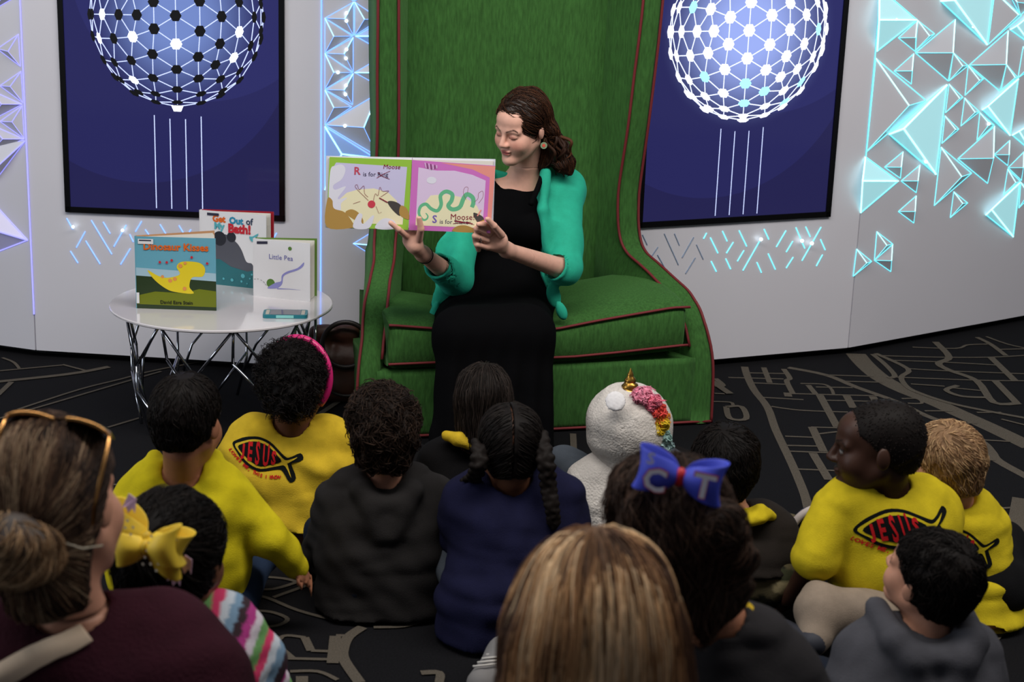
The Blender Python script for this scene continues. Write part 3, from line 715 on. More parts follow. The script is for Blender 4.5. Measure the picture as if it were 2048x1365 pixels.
# dinosaur kisses: crop coordinates of the cover -> unit square
sky = colr('sky', (104, 168, 190)); skyl = colr('sky_pale', (165, 196, 212)); gdk = colr('ground_dark', (46, 62, 38)); gol = colr('ground_olive', (112, 122, 26)); yel = colr('yellow', (228, 205, 45)); org = colr('orange', (222, 104, 36)); orl = colr('spot_orange', (228, 150, 84)); blk = colr('black', (22, 22, 24)); wht = colr('white', (226, 226, 230)); rd = colr('red', (196, 44, 58)); 
root, f, asp = standbook('picture book with blue sky cover and orange title, left on the round table', (269, 473), (433, 475), (274, 617), (433, 622), TZ, .01, sky, 26, edge=colr('edge_orange', (196, 150, 110)))
D = lambda x, y: ((x - 103) / 835, (1137 - y) / 765 * asp)
art(root, f, asp, [('cover_picture', poly2([D(103, 785), D(938, 825), D(938, 1137), D(103, 1137)]), gdk), ('cover_picture', poly2([D(103, 700), D(938, 740), D(938, 825), D(103, 785)]), skyl), ('cover_picture', poly2([D(103, 1000), D(300, 950), D(600, 960), D(760, 910), D(937, 930), D(937, 1100), D(103, 1090)]), gol),
 ('cover_shape', cat2([D(225, 725), D(330, 780), D(430, 800), D(560, 760), D(530, 680), D(590, 625), D(760, 630), D(825, 690), D(800, 775), D(690, 790), D(660, 890), D(700, 960), D(520, 950), D(420, 920), D(300, 830)]), yel),
 ('cover_dot', disc2(D(380, 790), .02), orl), ('cover_dot', disc2(D(460, 830), .026), orl), ('cover_dot', disc2(D(510, 810), .024), orl), ('cover_dot', disc2(D(570, 670), .025), orl), ('cover_dot', disc2(D(610, 910), .024), orl), ('cover_dot', disc2(D(620, 640), .018), orl),
 ('title', text2('Dinosaur Kisses', .125, D(525, 475), bold=.004), org), ('author', text2('David Ezra Stein', .062, D(522, 1062), bold=.001), blk),
 ('library_label', poly2([D(133, 395), D(293, 395), D(293, 448), D(133, 448)]), lbl), ('library_label_print', poly2([D(145, 404), D(272, 404), D(272, 418), D(145, 418)]), ink), ('spine_label', poly2([D(103, 965), D(133, 965), D(133, 1080), D(103, 1080)]), lbl)]
 + [('cover_mark', disc2(D(x, y), .016), rd) for x, y in ((690, 575), (482, 612), (850, 635), (430, 635), (358, 635))])
# get out of my bath
root, f, asp = standbook('tall white picture book with teal water cover, standing at the back of the round table', (398, 420), (533, 428), (402, 566), (533, 580), TZ, .01, wht, 14, edge=colr('edge_red', (158, 30, 44)))
D = lambda x, y: ((x - 752) / 697, (918 - y) / 818 * asp * 1.045); teal = colr('teal', (40, 108, 116)); gry = colr('elephant_grey', (84, 86, 96)); drk = colr('dark_grey', (44, 46, 54)); aqua = colr('aqua', (90, 176, 188))
art(root, f, asp, [('cover_shape', cat2([D(900, 420), D(1020, 370), D(1130, 440), D(1190, 520), D(1240, 640), D(1300, 660), D(1310, 760), D(1000, 790), D(820, 720), D(820, 500)]), gry), ('cover_shape', disc2(D(1085, 395), .07), drk), ('cover_shape', disc2(D(960, 420), .1), drk),
 ('cover_picture', poly2([D(753, 660), D(960, 640), D(1080, 710), D(1250, 745), D(1448, 690), D(1448, 918), D(753, 918)]), teal),
 ('title', text2('Get', .125, D(955, 215), bold=.006), org), ('title', text2('Out', .125, D(1137, 220), bold=.006), colr('title_blue', (48, 142, 178))), ('title', text2('of', .125, D(1275, 218), bold=.003), colr('title_slate', (52, 66, 92))), ('title', text2('My', .125, D(958, 290), bold=.006), aqua), ('title', text2('Bath!', .165, D(1172, 305), bold=.008), rd),
 ('library_label_print', poly2([D(832, 155), D(957, 155), D(957, 182), D(832, 182)]), ink), ('cover_shape', cat2([D(1275, 370), D(1310, 365), D(1370, 330), D(1345, 380), D(1320, 420), D(1290, 410)]), aqua)]
 + [('cover_dot', disc2(D(x, y), r), aqua) for x, y, r in ((1205, 795, .03), (1090, 850, .022), (1190, 855, .016), (1000, 845, .016), (1300, 770, .014), (1250, 872, .01), (1280, 815, .012))])
# little pea
root, f, asp = standbook('square white picture book with lavender spoon cover, right on the round table', (508, 477), (622, 487), (508, 592), (620, 604), TZ, .01, wht, 20, edge=colr('edge_green', (98, 132, 58)))
D = lambda x, y: ((x - 1320) / 575, (990 - y + (x - 1320) * .09) / 605 * asp); lav = colr('lavender', (142, 142, 204)); pea = colr('pea_green', (88, 128, 58))
art(root, f, asp, [('cover_shape', disc2(D(1495, 855), .075), pea), ('cover_shape', cat2([D(1460, 905), D(1540, 850), D(1600, 830), D(1610, 770), D(1660, 730), D(1770, 690), D(1832, 632), D(1826, 672), D(1775, 712), D(1670, 750), D(1625, 785), D(1612, 860), D(1560, 905)]), lav), ('cover_shape', strip2([D(1560, 910), D(1680, 912), D(1800, 920)], [.018, .008, .002]), lav),
 ('cover_dot', disc2(D(1693, 490), .032), pea), ('title', text2('Little Pea', .115, D(1600, 585), bold=-.0), colr('title_violet', (108, 108, 178))), ('library_label_print', poly2([D(1355, 415), D(1465, 415), D(1465, 442), D(1355, 442)]), ink)]
 + [('cover_dot', strip2([D(x, y), D(x + 16, y + d)], .006), blk) for x, y, d in ((1325, 812, 0), (1355, 810, 0), (1390, 818, 8), (1418, 835, 14), (1440, 860, 18))])

# phone
ph = thing('phone', 'phone in a teal case lying on the round table', 'phone', flo(572, 631, TZ))
c = flo(571, 632, TZ); ax = flo(615, 630, TZ) - flo(528, 629, TZ); ax /= np.linalg.norm(ax); ay = np.cross(A(0, 0, 1), ax)
def slab(c, ax, ay, lx, ly, z0, z1, r, n=5):
    out = []
    for sx, sy, s0 in ((1, 1, 0), (-1, 1, 90), (-1, -1, 180), (1, -1, 270)):
        for k in range(n + 1):
            a = math.radians(s0 + 90 * k / n); out.append(((lx - r) * sx + r * math.cos(a), (ly - r) * sy + r * math.sin(a)))
    P = np.array(out); n_ = len(P); V = [c + ax * x + ay * y + A(0, 0, z) for z in (z0, z1) for x, y in P]
    return np.array(V), [tuple(range(n_))[::-1], tuple(n_ + k for k in range(n_))] + [(k, (k + 1) % n_, n_ + (k + 1) % n_, n_ + k) for k in range(n_)]
V, F = slab(c, ax, ay, .075, .04, .0005, .012, .012); newmesh('case', V, F, mat('phone_teal', (28, 122, 136), .4), ph, smooth=False)
V, F = slab(c, ax, ay, .052, .034, .012, .0128, .004); newmesh('screen', V, F, mat('phone_glass', (96, 100, 112), .08), ph, smooth=False)
V, F = slab(c - ay * .039, ax, ay, .03, .0022, .002, .0115, .002); newmesh('case_grip', V, F, mat('phone_mint', (140, 214, 210), .4), ph, smooth=False)
for s_ in (-1, 1):
    V, F = slab(c + ax * s_ * .06, ax, ay, .006, .03, .012, .0127, .004); newmesh('end_plate', V, F, mat('phone_silver', (190, 180, 165), .3), ph, smooth=False)

# handbag beside the chair
bagc = A(.0, 5.68, 0); bag = thing('handbag', 'dark brown leather handbag with ring handle beside the green chair', 'handbag', bagc)
lea = mat('brown_leather', (62, 32, 22), .55, noise=.3, nscale=9, bump=.3, bscale=60); led_ = mat('dark_leather', (30, 22, 22), .5)
fb = U([rc(bagc + A(-.1, 0, .06), bagc + A(.03, 0, .06), .065), rc(bagc + A(-.08, 0, .26), bagc + A(.05, 0, .26), .03), rc(bagc + A(-.085, 0, .16), bagc + A(.04, 0, .16), .05)], .06)
fb = inter(disp(fb, wrinkle(3, .004, 30)), plane((0, 0, -1), (0, 0, .002)))
sdfobj('bag_body', fb, bagc + A(-.2, -.1, -.01), bagc + A(.22, .1, .33), .008, lea, bag)
P = [at(691, 690, 5.63) + A(.085 * math.cos(a), 0, .085 * math.sin(a)) for a in np.linspace(0, 2 * math.pi, 40, endpoint=False)]; V, F = tube(P, .009, 8, closed=True); newmesh('handle', V, F, led_, bag)
P = [bagc + A(.03 + .10 * math.cos(a), -.075, .14 + .10 * math.sin(a)) for a in np.linspace(math.pi * .9, 2.1 * math.pi, 24)]; V, F = tube(P, .006, 8); newmesh('strap', V, F, led_, bag)

# ================================================================ PEOPLE: shared pieces
def head_sdf(adult=True, lids=False):
    it = [(el((0, .018, .035), (.076, .095, .082)), .02), (el((0, -.028, -.035), (.060, .066, .078)), .03), (el((0, -.05, .045), (.056, .044, .045)), .02)]
    for s in (-1, 1):
        it += [(rc((s * .05, .005, -.05), (s * .012, -.066, -.098), .02, .018), .03), (el((s * .037, -.058, -.034), (.029, .028, .032)), .025), (rc((s * .013, -.088, .020), (s * .046, -.073, .017), .0065), .02)]
    it.append((el((0, -.082, -.098), (.018, .016, .015)), .02))
    base = U(it)
    eyes = [el((s * .031, -.104, .0), (.0185, .0155, .0125)) for s in (-1, 1)]
    b2 = sub(sub(base, eyes[0], .014), eyes[1], .014)
    fin = [(b2, .01)]
    for s in (-1, 1):
        fin += [(el((s * .031, -.0765, -.001), (.0155, .0145, .0125)), .004), (el((s * .0105, -.1, -.031), (.0085, .011, .0075)), .008), (el((s * .081, .012, -.006), (.009, .018, .029), Rz(s * 18)), .008)]
    fin += [(rc((0, -.088, .014), (0, -.112, -.026), .0065, .0095), .012), (el((0, -.0915, -.0575), (.021, .0105, .0052)), .004), (el((0, -.0905, -.0672), (.0185, .0105, .0065)), .004)]
    f = U(fin)
    return f
HEAD = head_sdf()
def skin_colors(base, lip, O, M, s, adult=False, brow=(40, 26, 20), closed=False, blush=0.):
    base = np.array(lin(base)); lip = np.array(lin(lip)); brow = np.array(lin(brow))
    def fn(V):
        q = ((V - O) @ M) / s; x, y, z = np.abs(q[:, 0]), q[:, 1], q[:, 2]
        c = np.tile(base, (len(V), 1))
        inh = (np.linalg.norm(q, axis=1) < .16) & (y < -.03)
        def mixin(w, colr_): nonlocal c; w = np.clip(w, 0, 1)[:, None] * inh[:, None]; c = c * (1 - w) + np.array(colr_) * w
        if blush: mixin(blush * np.exp(-(((x - .042) / .02) ** 2 + ((z + .034) / .02) ** 2)), base * np.array([1.06, .70, .68]))
        if blush: mixin(blush * .7 * np.exp(-((x / .012) ** 2 + ((z + .028) / .012) ** 2)), base * np.array([1.02, .8, .78]))
        e = np.sqrt((x / .019) ** 2 + ((z + .0615) / .0078) ** 2); mixin((1.12 - e) * 6, lip)
        mixin(((np.abs(z + .0617) < .0012) & (x < .02)) * .7, lip * .4)
        zb = .020 + .35 * (x - .014) - 5.5 * np.maximum(x - .036, 0) ** 1.5 - .25 * np.maximum(x - .036, 0); mixin((1 - np.abs(z - zb) / .0036) * 1.5 * ((x > .011) & (x < .052)), brow)
        e2 = np.sqrt(((x - .031) / .0165) ** 2 + ((z + .001) / .0115) ** 2)
        if closed:
            mixin((1.15 - e2) * 1.1, base * np.array([.62, .46, .46]))
            zl = -.0075 + 14 * (x - .031) ** 2; mixin((1 - np.abs(z - zl) / .0018) * 2 * (np.abs(x - .031) < .017), brow * .5)
        else:
            o = np.sqrt(((x - .031) / .013) ** 2 + ((z + .001) / .0062) ** 2); mixin((1.1 - o) * 8, (.26, .25, .24)); mixin((1 - np.sqrt((x - .031) ** 2 + (z + .001) ** 2) / .0058) * 6, (.02, .012, .01))
            mixin((1 - np.abs(z - (.0055 - 14 * (x - .031) ** 2)) / .0016) * 2 * (np.abs(x - .031) < .015), brow * .5)
        return c
    return fn
def hairline(yoff=0., back=-.062, front=.075):
    xs = np.array([-.13, -.1, -.06, -.02, .005, .03, .06, .13]); ys = np.array([front, front, front - .012, .035, -.0, -.03, back, back])
    return lambda q: np.interp(q[:, 1], xs, ys).astype(np.float32)
def cap_sdf(thick, back=-.062, front=.075, seed=1, amp=.003, freq=60, extra=(), ears=True):
    shell = U([(el((0, .02, .037), (.078 + thick, .097 + thick, .084 + thick)), .02), (rc((0, .05, -.02), (0, .055, back + .03), .058 + thick, .05 + thick * .7), .04)] + list(extra), .03)
    hl = hairline(0, back, front)
    f = lambda q: np.maximum(shell(q), (hl(q) - q[:, 2]) * .75)
    return disp(f, wrinkle(seed, amp, freq))
def bounds(P, m_=.05):
    P = np.asarray(P); return P.min(0) - m_, P.max(0) + m_
def hand(W, D, UPV, s=1., side=1, curl=.4):
    # relaxed hand: W wrist, D pointing direction, UPV back of the hand; returns sdf items
    D = D / np.linalg.norm(D); N = UPV - (UPV @ D) * D; N /= np.linalg.norm(N); S = np.cross(D, N) * side
    it = [(rc(W, W + D * .035 * s, .021 * s, .023 * s), .015), (rc(W + D * .03 * s + S * .018 * s, W + D * .062 * s + S * .022 * s, .015 * s, .0115 * s), .012), (rc(W + D * .03 * s - S * .015 * s, W + D * .06 * s - S * .022 * s, .015 * s, .0105 * s), .012), (rc(W + D * .03 * s, W + D * .066 * s, .016 * s, .012 * s), .012)]
    for k, (o, L) in enumerate(((.027, .07), (.009, .078), (-.009, .072), (-.026, .056))):
        B = W + D * .066 * s + S * o * s; d1 = D - N * curl * .5; d2 = D - N * curl * 1.6; d1 /= np.linalg.norm(d1); d2 /= np.linalg.norm(d2)
        M_ = B + d1 * L * .5 * s; it += [(rc(B, M_, .0095 * s, .0085 * s), .004), (rc(M_, M_ + d2 * L * .5 * s, .0085 * s, .0068 * s), .003)]
    T0 = W + D * .02 * s + S * .022 * s; T1 = T0 + (D * .5 + S * .75 - N * .2) * .038 * s; T2 = T1 + (D * .9 + S * .3 - N * .2) * .03 * s
    it += [(rc(T0, T1, .0125 * s, .01 * s), .008), (rc(T1, T2, .0098 * s, .0078 * s), .004)]
    return it

# ================================================================ SEATED READER
reader = thing('person', 'seated reader in a teal cardigan and black dress holding an open picture book', 'person', A(.56, 5.15, 0))
HO = at(1042, 253, 5.40); HM = Rz(-46) @ Rx(17) @ Ry(7); HS = .95
hd = local(HEAD, HO, HM, HS)
hp = lambda *q: HO + HM @ (A(*q) * HS)
SHR = at(1132, 378, 5.52); SHL = at(938, 385, 5.48); NB = at(1052, 352, 5.50)
ELR = at(1130, 540, 5.34); WRR = at(1013, 500, 5.10); ELL = at(912, 560, 5.34); WRL = at(846, 508, 5.09)
CH = at(1025, 440, 5.52); WA = at(1000, 560, 5.50); PE = at(985, 625, 5.48)
KNL = at(925, 668, 5.10); KNR = at(1050, 668, 5.10); HIL = PE + A(-.1, 0, -.02); HIR = PE + A(.1, 0, -.02)
FTL = A(KNL[0], 5.12, .06); FTR = A(KNR[0], 5.12, .06)
tor = [(rc(SHL + A(.02, 0, -.01), SHR + A(-.02, 0, -.01), .05), .05), (rc(CH + A(-.06, -.01, 0), CH + A(.06, 0, 0), .108), .07), (el(CH + A(-.075, -.085, -.01), (.062, .06, .062)), .04), (el(CH + A(.055, -.085, -.01), (.062, .06, .062)), .04),
       (rc(WA + A(-.05, 0, .02), WA + A(.05, 0, .02), .1), .08), (rc(PE + A(-.07, 0, 0), PE + A(.07, 0, 0), .125), .08), (el(WA + A(-.01, -.06, -.03), (.115, .1, .10)), .06)]
skin_tor = U([(infl(U(tor), -.008), .02)])
arms = [(rc(SHR, ELR, .047, .04), .04), (rc(ELR, WRR, .037, .0235), .02), (rc(SHL, ELL, .047, .04), .04), (rc(ELL, WRL, .037, .0235), .02)]
def finger(pts, r0, r1): return [(g, .0035) for g in chain(pts, np.linspace(r0, r1, len(pts)))]
# hand under the book: thumb and little finger in front of the page, three fingers behind
pal = at(827, 486, 5.035)
hl_ = [(rc(WRL, pal + A(.004, 0, -.01), .0225, .026), .02), (rc(pal + A(-.018, 0, .008), at(813, 470, 5.02), .018, .013), .015), (rc(pal + A(.008, 0, .0), at(838, 474, 5.02), .02, .013), .015), (rc(pal, at(826, 466, 5.03), .022, .014), .015)]
hl_ += finger([at(812, 472, 5.015), at(797, 459, 4.985), at(781, 446, 4.978)], .0108, .0076)
hl_ += finger([at(838, 478, 5.015), at(842, 458, 4.985), at(838, 436, 4.976)], .0128, .0088)
for x0, x1, y1 in ((818, 806, 415), (826, 820, 408), (834, 836, 416)): hl_ += finger([at(x0, 470, 5.035), at((x0 + x1) / 2, 448, 5.06), at(x1, y1, 5.062)], .0098, .0075)
# hand pinching the page corner
pb = at(990, 484, 5.055)
hr_ = [(rc(WRR, pb + A(.012, 0, 0), .0225, .024), .02), (rc(at(1000, 475, 5.05), at(983, 463, 5.03), .02, .014), .015), (rc(at(998, 494, 5.06), at(975, 492, 5.035), .019, .014), .015), (rc(at(1002, 484, 5.05), at(976, 477, 5.03), .019, .013), .015)]
for kn, md, tp in (((988, 462, 5.02), (968, 449, 4.99), (957, 449, 4.975)), ((978, 468, 5.015), (954, 457, 4.992), (951, 470, 5.01)), ((974, 480, 5.02), (950, 472, 5.0), (951, 486, 5.02)), ((974, 494, 5.03), (954, 489, 5.012), (957, 500, 5.035))):
    hr_ += finger([at(*kn), at(*md), at(*tp)], .0112, .0082)
hr_ += finger([at(1003, 470, 5.02), at(988, 452, 4.985), at(975, 438, 4.972)], .0125, .0085)
neck = [(rc(hp(0, .03, -.06), NB + A(0, .01, -.02), .047, .056), .03), (rc(NB + A(-.02, 0, -.03), SHR, .035, .035), .05), (rc(NB + A(-.02, 0, -.03), SHL, .035, .035), .05)]
legs = [(rc(HIL, KNL, .08, .055), .04), (rc(KNL, FTL, .05, .035), .03), (rc(HIR, KNR, .08, .055), .04), (rc(KNR, FTR, .05, .035), .03), (rc(FTL + A(0, .03, -.03), FTL + A(0, -.12, -.035), .03, .025), .02), (rc(FTR + A(0, .03, -.03), FTR + A(0, -.12, -.035), .03, .025), .02)]
body = U([(hd, .01)] + neck + [(skin_tor, .03)] + arms + hl_ + hr_ + legs)
allp = [HO, SHR, SHL, ELL, ELR, WRL, pal, pb, FTL, FTR, PE]
lo, hi = bounds(allp, .13); lo[2] = .0
zc = hp(0, 0, -.13)[2] - .03; zh_ = min(pal[2], pb[2], ELL[2], ELR[2]) - .06; yh_ = 5.17
sdfmulti('body', body, [(A(HO[0] - .13, HO[1] - .15, zc), HO + A(.14, .15, .15), .003, True), (A(lo[0], lo[1], zh_), A(hi[0], yh_, .82), .0042, True), (A(lo[0], yh_ - .012, zh_), A(hi[0], hi[1], zc + .012), .007, False), (lo, A(hi[0], hi[1], zh_ + .012), .01, False)],
         MATS['skin_vc'], reader, skin_colors((230, 178, 158), (192, 104, 100), HO, HM, HS, closed=True, blush=.55, brow=(46, 28, 22)))
# dress
dblack = mat('black_jersey', (8, 8, 10), .9, bump=.15, bscale=300, spec=.05)
skirt = [(rc(HIL, KNL, .115, .088), .06), (rc(HIR, KNR, .115, .088), .06), (rc((HIL + HIR) / 2, (KNL + KNR) / 2, .11, .085), .06)]
for t_x in np.linspace(0, 1, 5):
    K_ = KNL * (1 - t_x) + KNR * t_x + A((t_x - .5) * .03, .0, -.0); G_ = A(K_[0] + (t_x - .5) * .06, 5.02, .02); skirt.append((rc(K_, G_, .075, .06), .05))
fold = lambda p: .006 * np.sin(p[:, 0] * 95 + 2.2 * np.sin(p[:, 2] * 5 + 1) + p[:, 1] * 20) * np.clip((.45 - p[:, 2]) / .2, 0, 1)
nk = at(1030, 388, 5.4)
def neckcut(p):   # halter neckline
    x = p[:, 0] - nk[0]; zl = nk[2] + .01 + np.where(np.abs(x) > .035, (np.abs(x) - .035) * .9, 0) * 1.0
    return np.minimum((p[:, 2] - zl) * .7, 1)
dtor = infl(U(tor), .004)
strap = U([(rc(at(1062, 412, 5.38), at(1088, 352, 5.44), .016, .012), .01)])
dress = U([(inter(dtor, neckcut), .01)] + skirt, .05)
dress = inter(disp(disp(dress, fold), wrinkle(11, .0025, 32)), plane((0, 0, -1), (0, 0, .006)))
lo, hi = bounds([SHL, SHR, KNL, KNR, PE], .17); lo[2] = -.01
sdfobj('dress', dress, lo, hi, .007, dblack, reader)
P = catmull([at(1061, 410, 5.37), at(1074, 380, 5.395), at(1084, 352, 5.425), at(1084, 338, 5.47)], 5); V, F = tube(P, .0095, 8); newmesh('dress_strap', V, F, dblack, reader)
# cardigan
tealm = mat('teal_knit', (38, 172, 142), .8, noise=.06, nscale=40, bump=.2, bscale=260, spec=.25, sheen=.15)
xl = np.array([[at(1010, 345, 5.4)[2], at(1000, 345, 5.4)[0]], [at(960, 400, 5.36)[2], at(962, 400, 5.36)[0]], [at(930, 470, 5.36)[2], at(927, 470, 5.36)[0]], [at(925, 560, 5.36)[2], at(926, 560, 5.36)[0]], [at(900, 610, 5.36)[2], at(890, 610, 5.36)[0]]])
xr = np.array([[at(1088, 345, 5.4)[2], at(1087, 345, 5.4)[0]], [at(1080, 400, 5.36)[2], at(1079, 400, 5.36)[0]], [at(1088, 470, 5.36)[2], at(1089, 470, 5.36)[0]], [at(1086, 560, 5.36)[2], at(1087, 560, 5.36)[0]], [at(1120, 625, 5.36)[2], at(1118, 625, 5.36)[0]]])
def opening(p):
    z = p[:, 2]; a = np.interp(-z, -xl[:, 0], xl[:, 1]); b = np.interp(-z, -xr[:, 0], xr[:, 1])
    return np.maximum(np.maximum(a - p[:, 0], p[:, 0] - b), p[:, 1] - 5.475)
ctor = U(tor + [(rc(SHR, SHR + A(-.05, .0, .02), .05), .04), (rc(SHL, SHL + A(.05, 0, .02), .05), .04)])
hem = at(1000, 618, 5.5)[2]
cbody = inter(infl(ctor, .019), plane((0, 0, -1), (0, 0, hem)))
cuffR = WRR + (ELR - WRR) * .80; cuffL = WRL + (ELL - WRL) * .42
sleeve = U([(rc(SHR, ELR, .060, .052), .04), (rc(ELR, cuffR, .052, .05), .03), (rc(SHL, ELL, .060, .052), .04), (rc(ELL, cuffL, .051, .047), .03)])
cut1 = plane(WRR - ELR, cuffR); cut2 = plane(WRL - ELL, cuffL)
near1 = lambda p: np.maximum(cut1(p), np.linalg.norm(p - cuffR.astype(np.float32), axis=1) - .12); near2 = lambda p: np.maximum(cut2(p), np.linalg.norm(p - cuffL.astype(np.float32), axis=1) - .12)
sleeve = lambda p, s_=sleeve: np.maximum(np.maximum(s_(p), -np.maximum(-near1(p), -9) if False else s_(p)), -9)
_sl = U([(rc(SHR, ELR, .060, .052), .04), (rc(ELR, cuffR, .052, .05), .03), (rc(SHL, ELL, .060, .052), .04), (rc(ELL, cuffL, .051, .047), .03)])
sleeve = lambda p: np.where(np.linalg.norm(p - cuffR.astype(np.float32), axis=1) < .09, np.maximum(_sl(p), cut1(p)), np.where(np.linalg.norm(p - cuffL.astype(np.float32), axis=1) < .09, np.maximum(_sl(p), cut2(p)), _sl(p)))
tails = [(el(at(x, y, Y), (hw, .011, hz), Ry(r_)), .02) for x, y, Y, hw, hz, r_ in ((897, 500, 5.385, .045, .06, 0), (897, 550, 5.385, .048, .07, 4), (884, 598, 5.375, .032, .055, 20), (869, 630, 5.35, .014, .04, 14), (1107, 480, 5.39, .03, .06, 0), (1104, 540, 5.37, .024, .06, 0), (1108, 590, 5.34, .026, .05, -14), (1122, 620, 5.31, .018, .035, -24))]
collar = [(rc(at(1092, 345, 5.43), at(1084, 420, 5.385), .016, .016), .02), (rc(at(1084, 420, 5.385), at(1096, 500, 5.375), .016, .014), .02)]
card = U([(sub(cbody, opening, .01), .02), (sleeve, .035)] + tails + collar)
card = disp(disp(card, wrinkle(5, .0035, 26, (1, 1, .5))), wrinkle(6, .0016, 20, (1.4, 1.4, .6), ridge=True))
lo, hi = bounds([SHL, SHR, ELL, ELR, cuffL, at(869, 650, 5.35)], .11)
# keep the inside of the sleeves and body open around arm and dress
inner = infl(U([(rc(ELR, WRR, .037, .024), .02), (rc(ELL, WRL, .037, .024), .02)]), .008)
sdfobj('cardigan', sub(card, inner, .004), lo, hi, .0055, tealm, reader)
# hair
hairc = [(48, 30, 22), (36, 22, 16), (66, 42, 28), (54, 34, 24), (82, 50, 32)]
mat('hair_brown', (38, 25, 19), .5)
TIE = hp(.07, .075, -.04)
def rhl(q):
    x = q[:, 0]; base = np.interp(q[:, 1], [-.13, -.09, -.065, -.03, .0, .03, .06, .13], [.085, .078, .062, .04, .018, -.02, -.07, -.075]); return (base + np.where(q[:, 1] < 0, (x + .045) * -.42, 0)).astype(np.float32)
shell = U([(el((0, .022, .038), (.088, .106, .094)), .02), (rc((.0, .055, .0), (.03, .07, -.035), .068, .045), .04)])
hcap = lambda q: np.maximum(shell(q), (rhl(q) - q[:, 2]) * .75)
hair0 = local(disp(hcap, wrinkle(8, .0022, 55)), HO, HM, HS)
pony = U([(rc(TIE, at(1112, 300, 5.45), .03, .03), .03), (rc(at(1108, 300, 5.45), at(1128, 325, 5.44), .032, .03), .03), (rc(at(1128, 325, 5.44), at(1138, 345, 5.43), .026, .012), .02), (rc(at(1100, 305, 5.44), at(1088, 330, 5.43), .028, .018), .03)])
hairf = U([(hair0, .02), (disp(pony, wrinkle(9, .004, 70)), .03)])
lo, hi = bounds([hp(-.1, -.12, .0), hp(.1, .13, .13), hp(-.1, .13, .13), at(1145, 355, 5.43), hp(.1, -.1, .1)], .05)
ho, HV = sdfobj('hair', hairf, lo, hi, .005, MATS['hair_brown'], reader)
t32 = TIE.astype(np.float32); d2 = (at(1136, 348, 5.43) - at(1105, 295, 5.45)).astype(np.float32); d2 /= np.linalg.norm(d2)
def rdir(p):
    v = t32 - p; L = np.linalg.norm(v, axis=1)[:, None]; w_ = np.clip((p[:, 0:1] - (t32[0] - .005)) / .02, 0, 1); return v / (L + 1e-6) * (1 - w_) + d2 * w_
strands('hair_strands', hairf, HV, 2600, rdir, .09, 6, ho, hairc, width=.0011, off=(0, .004), seed=3, jit=.18)
rl_ = np.random.default_rng(4)
for i in range(26):
    a0 = TIE + rl_.normal(size=3) * .014; e0 = at(1100 + rl_.uniform(-14, 42), 335 + rl_.uniform(-22, 18), 5.43 + rl_.uniform(-.03, .03)); md = (a0 + e0) / 2 + A(rl_.uniform(.0, .035), rl_.uniform(-.04, .02), rl_.uniform(.0, .02))
    P = catmull([a0, md, e0], 9); t = np.linspace(0, 1, len(P)); ph = rl_.uniform(0, 6.3); P = P + np.c_[np.sin(t * 13 + ph), np.cos(t * 13 + ph), .4 * np.sin(t * 11 + ph)] * (.007 * np.sqrt(t))[:, None]
    V, F = tube(P, .0065 * (1 - .75 * t ** 2), 7); c_ = lin(hairc[i % 5]); newmesh('hair_lock', V, F, MATS['hair_fibre'], ho, col=np.tile(c_, (len(V), 1)))
# earrings, ring, bracelets
for s_ in (1,):
    c = hp(.092, .008, -.056); er = thing('earring', 'round red and green drop earring below the reader ear', 'earring', c)
    bx_ = HM @ Rz(58); nrm = (CP - c) / np.linalg.norm(CP - c); uxx = np.cross(A(0, 0, 1), nrm); uxx /= np.linalg.norm(uxx); uy = np.cross(nrm, uxx)
    def coin(r, d0, d1): 
        t = np.linspace(0, 2 * math.pi, 24, endpoint=False); V = [c + (uxx * math.cos(a) + uy * math.sin(a)) * r + nrm * d for d in (d0, d1) for a in t]
        return np.array(V), [tuple(range(24))[::-1], tuple(range(24, 48))] + [(k, (k + 1) % 24, 24 + (k + 1) % 24, 24 + k) for k in range(24)]
    V, F = coin(.0115, 0, .002); newmesh('disc', V, F, mat('earring_green', (126, 148, 118), .4), er, smooth=False)
    V, F = coin(.0055, .0018, .003); newmesh('centre', V, F, mat('earring_red', (206, 84, 66), .4), er, smooth=False)
    V, F = tube([c + uy * .0115, c + uy * .02], .0009, 6); newmesh('hook', V, F, mat('gold_dull', (150, 130, 80), .3, metal=1), er)
rg = (at(953, 481, 5.008)); fd = at(951, 486, 5.02) - at(974, 480, 5.02); fd /= np.linalg.norm(fd); a_ = np.cross(fd, A(0, 0, 1)); a_ /= np.linalg.norm(a_); b_ = np.cross(fd, a_)
rc0 = at(961, 477, 5.009)
V, F = tube([rc0 + (a_ * math.cos(t) + b_ * math.sin(t)) * .0112 for t in np.linspace(0, 2 * math.pi, 24, endpoint=False)], .0017, 8, closed=True)
rr_ = thing('finger_ring', 'silver ring on the hand pinching the book page', 'ring', rc0); newmesh('band', V, F, mat('silver', (215, 215, 220), .15, metal=1), rr_)
fd = ELL - WRL; fd /= np.linalg.norm(fd); a_ = np.cross(fd, A(0, 0, 1)); a_ /= np.linalg.norm(a_); b_ = np.cross(fd, a_)
for k, lb in ((0, 'black elastic band on the reader wrist, nearer the hand'), (1, 'black elastic band on the reader wrist, nearer the elbow')):
    c = WRL + fd * (.006 + .011 * k); V, F = tube([c + (a_ * math.cos(t) + b_ * math.sin(t)) * (.0262 + .0006 * k) + fd * .004 * math.sin(t + k) for t in np.linspace(0, 2 * math.pi, 32, endpoint=False)], .0022, 6, closed=True)
    br = thing('wrist_band', lb, 'wrist band', c); newmesh('band', V, F, mat('band_black', (14, 14, 16), .6), br)

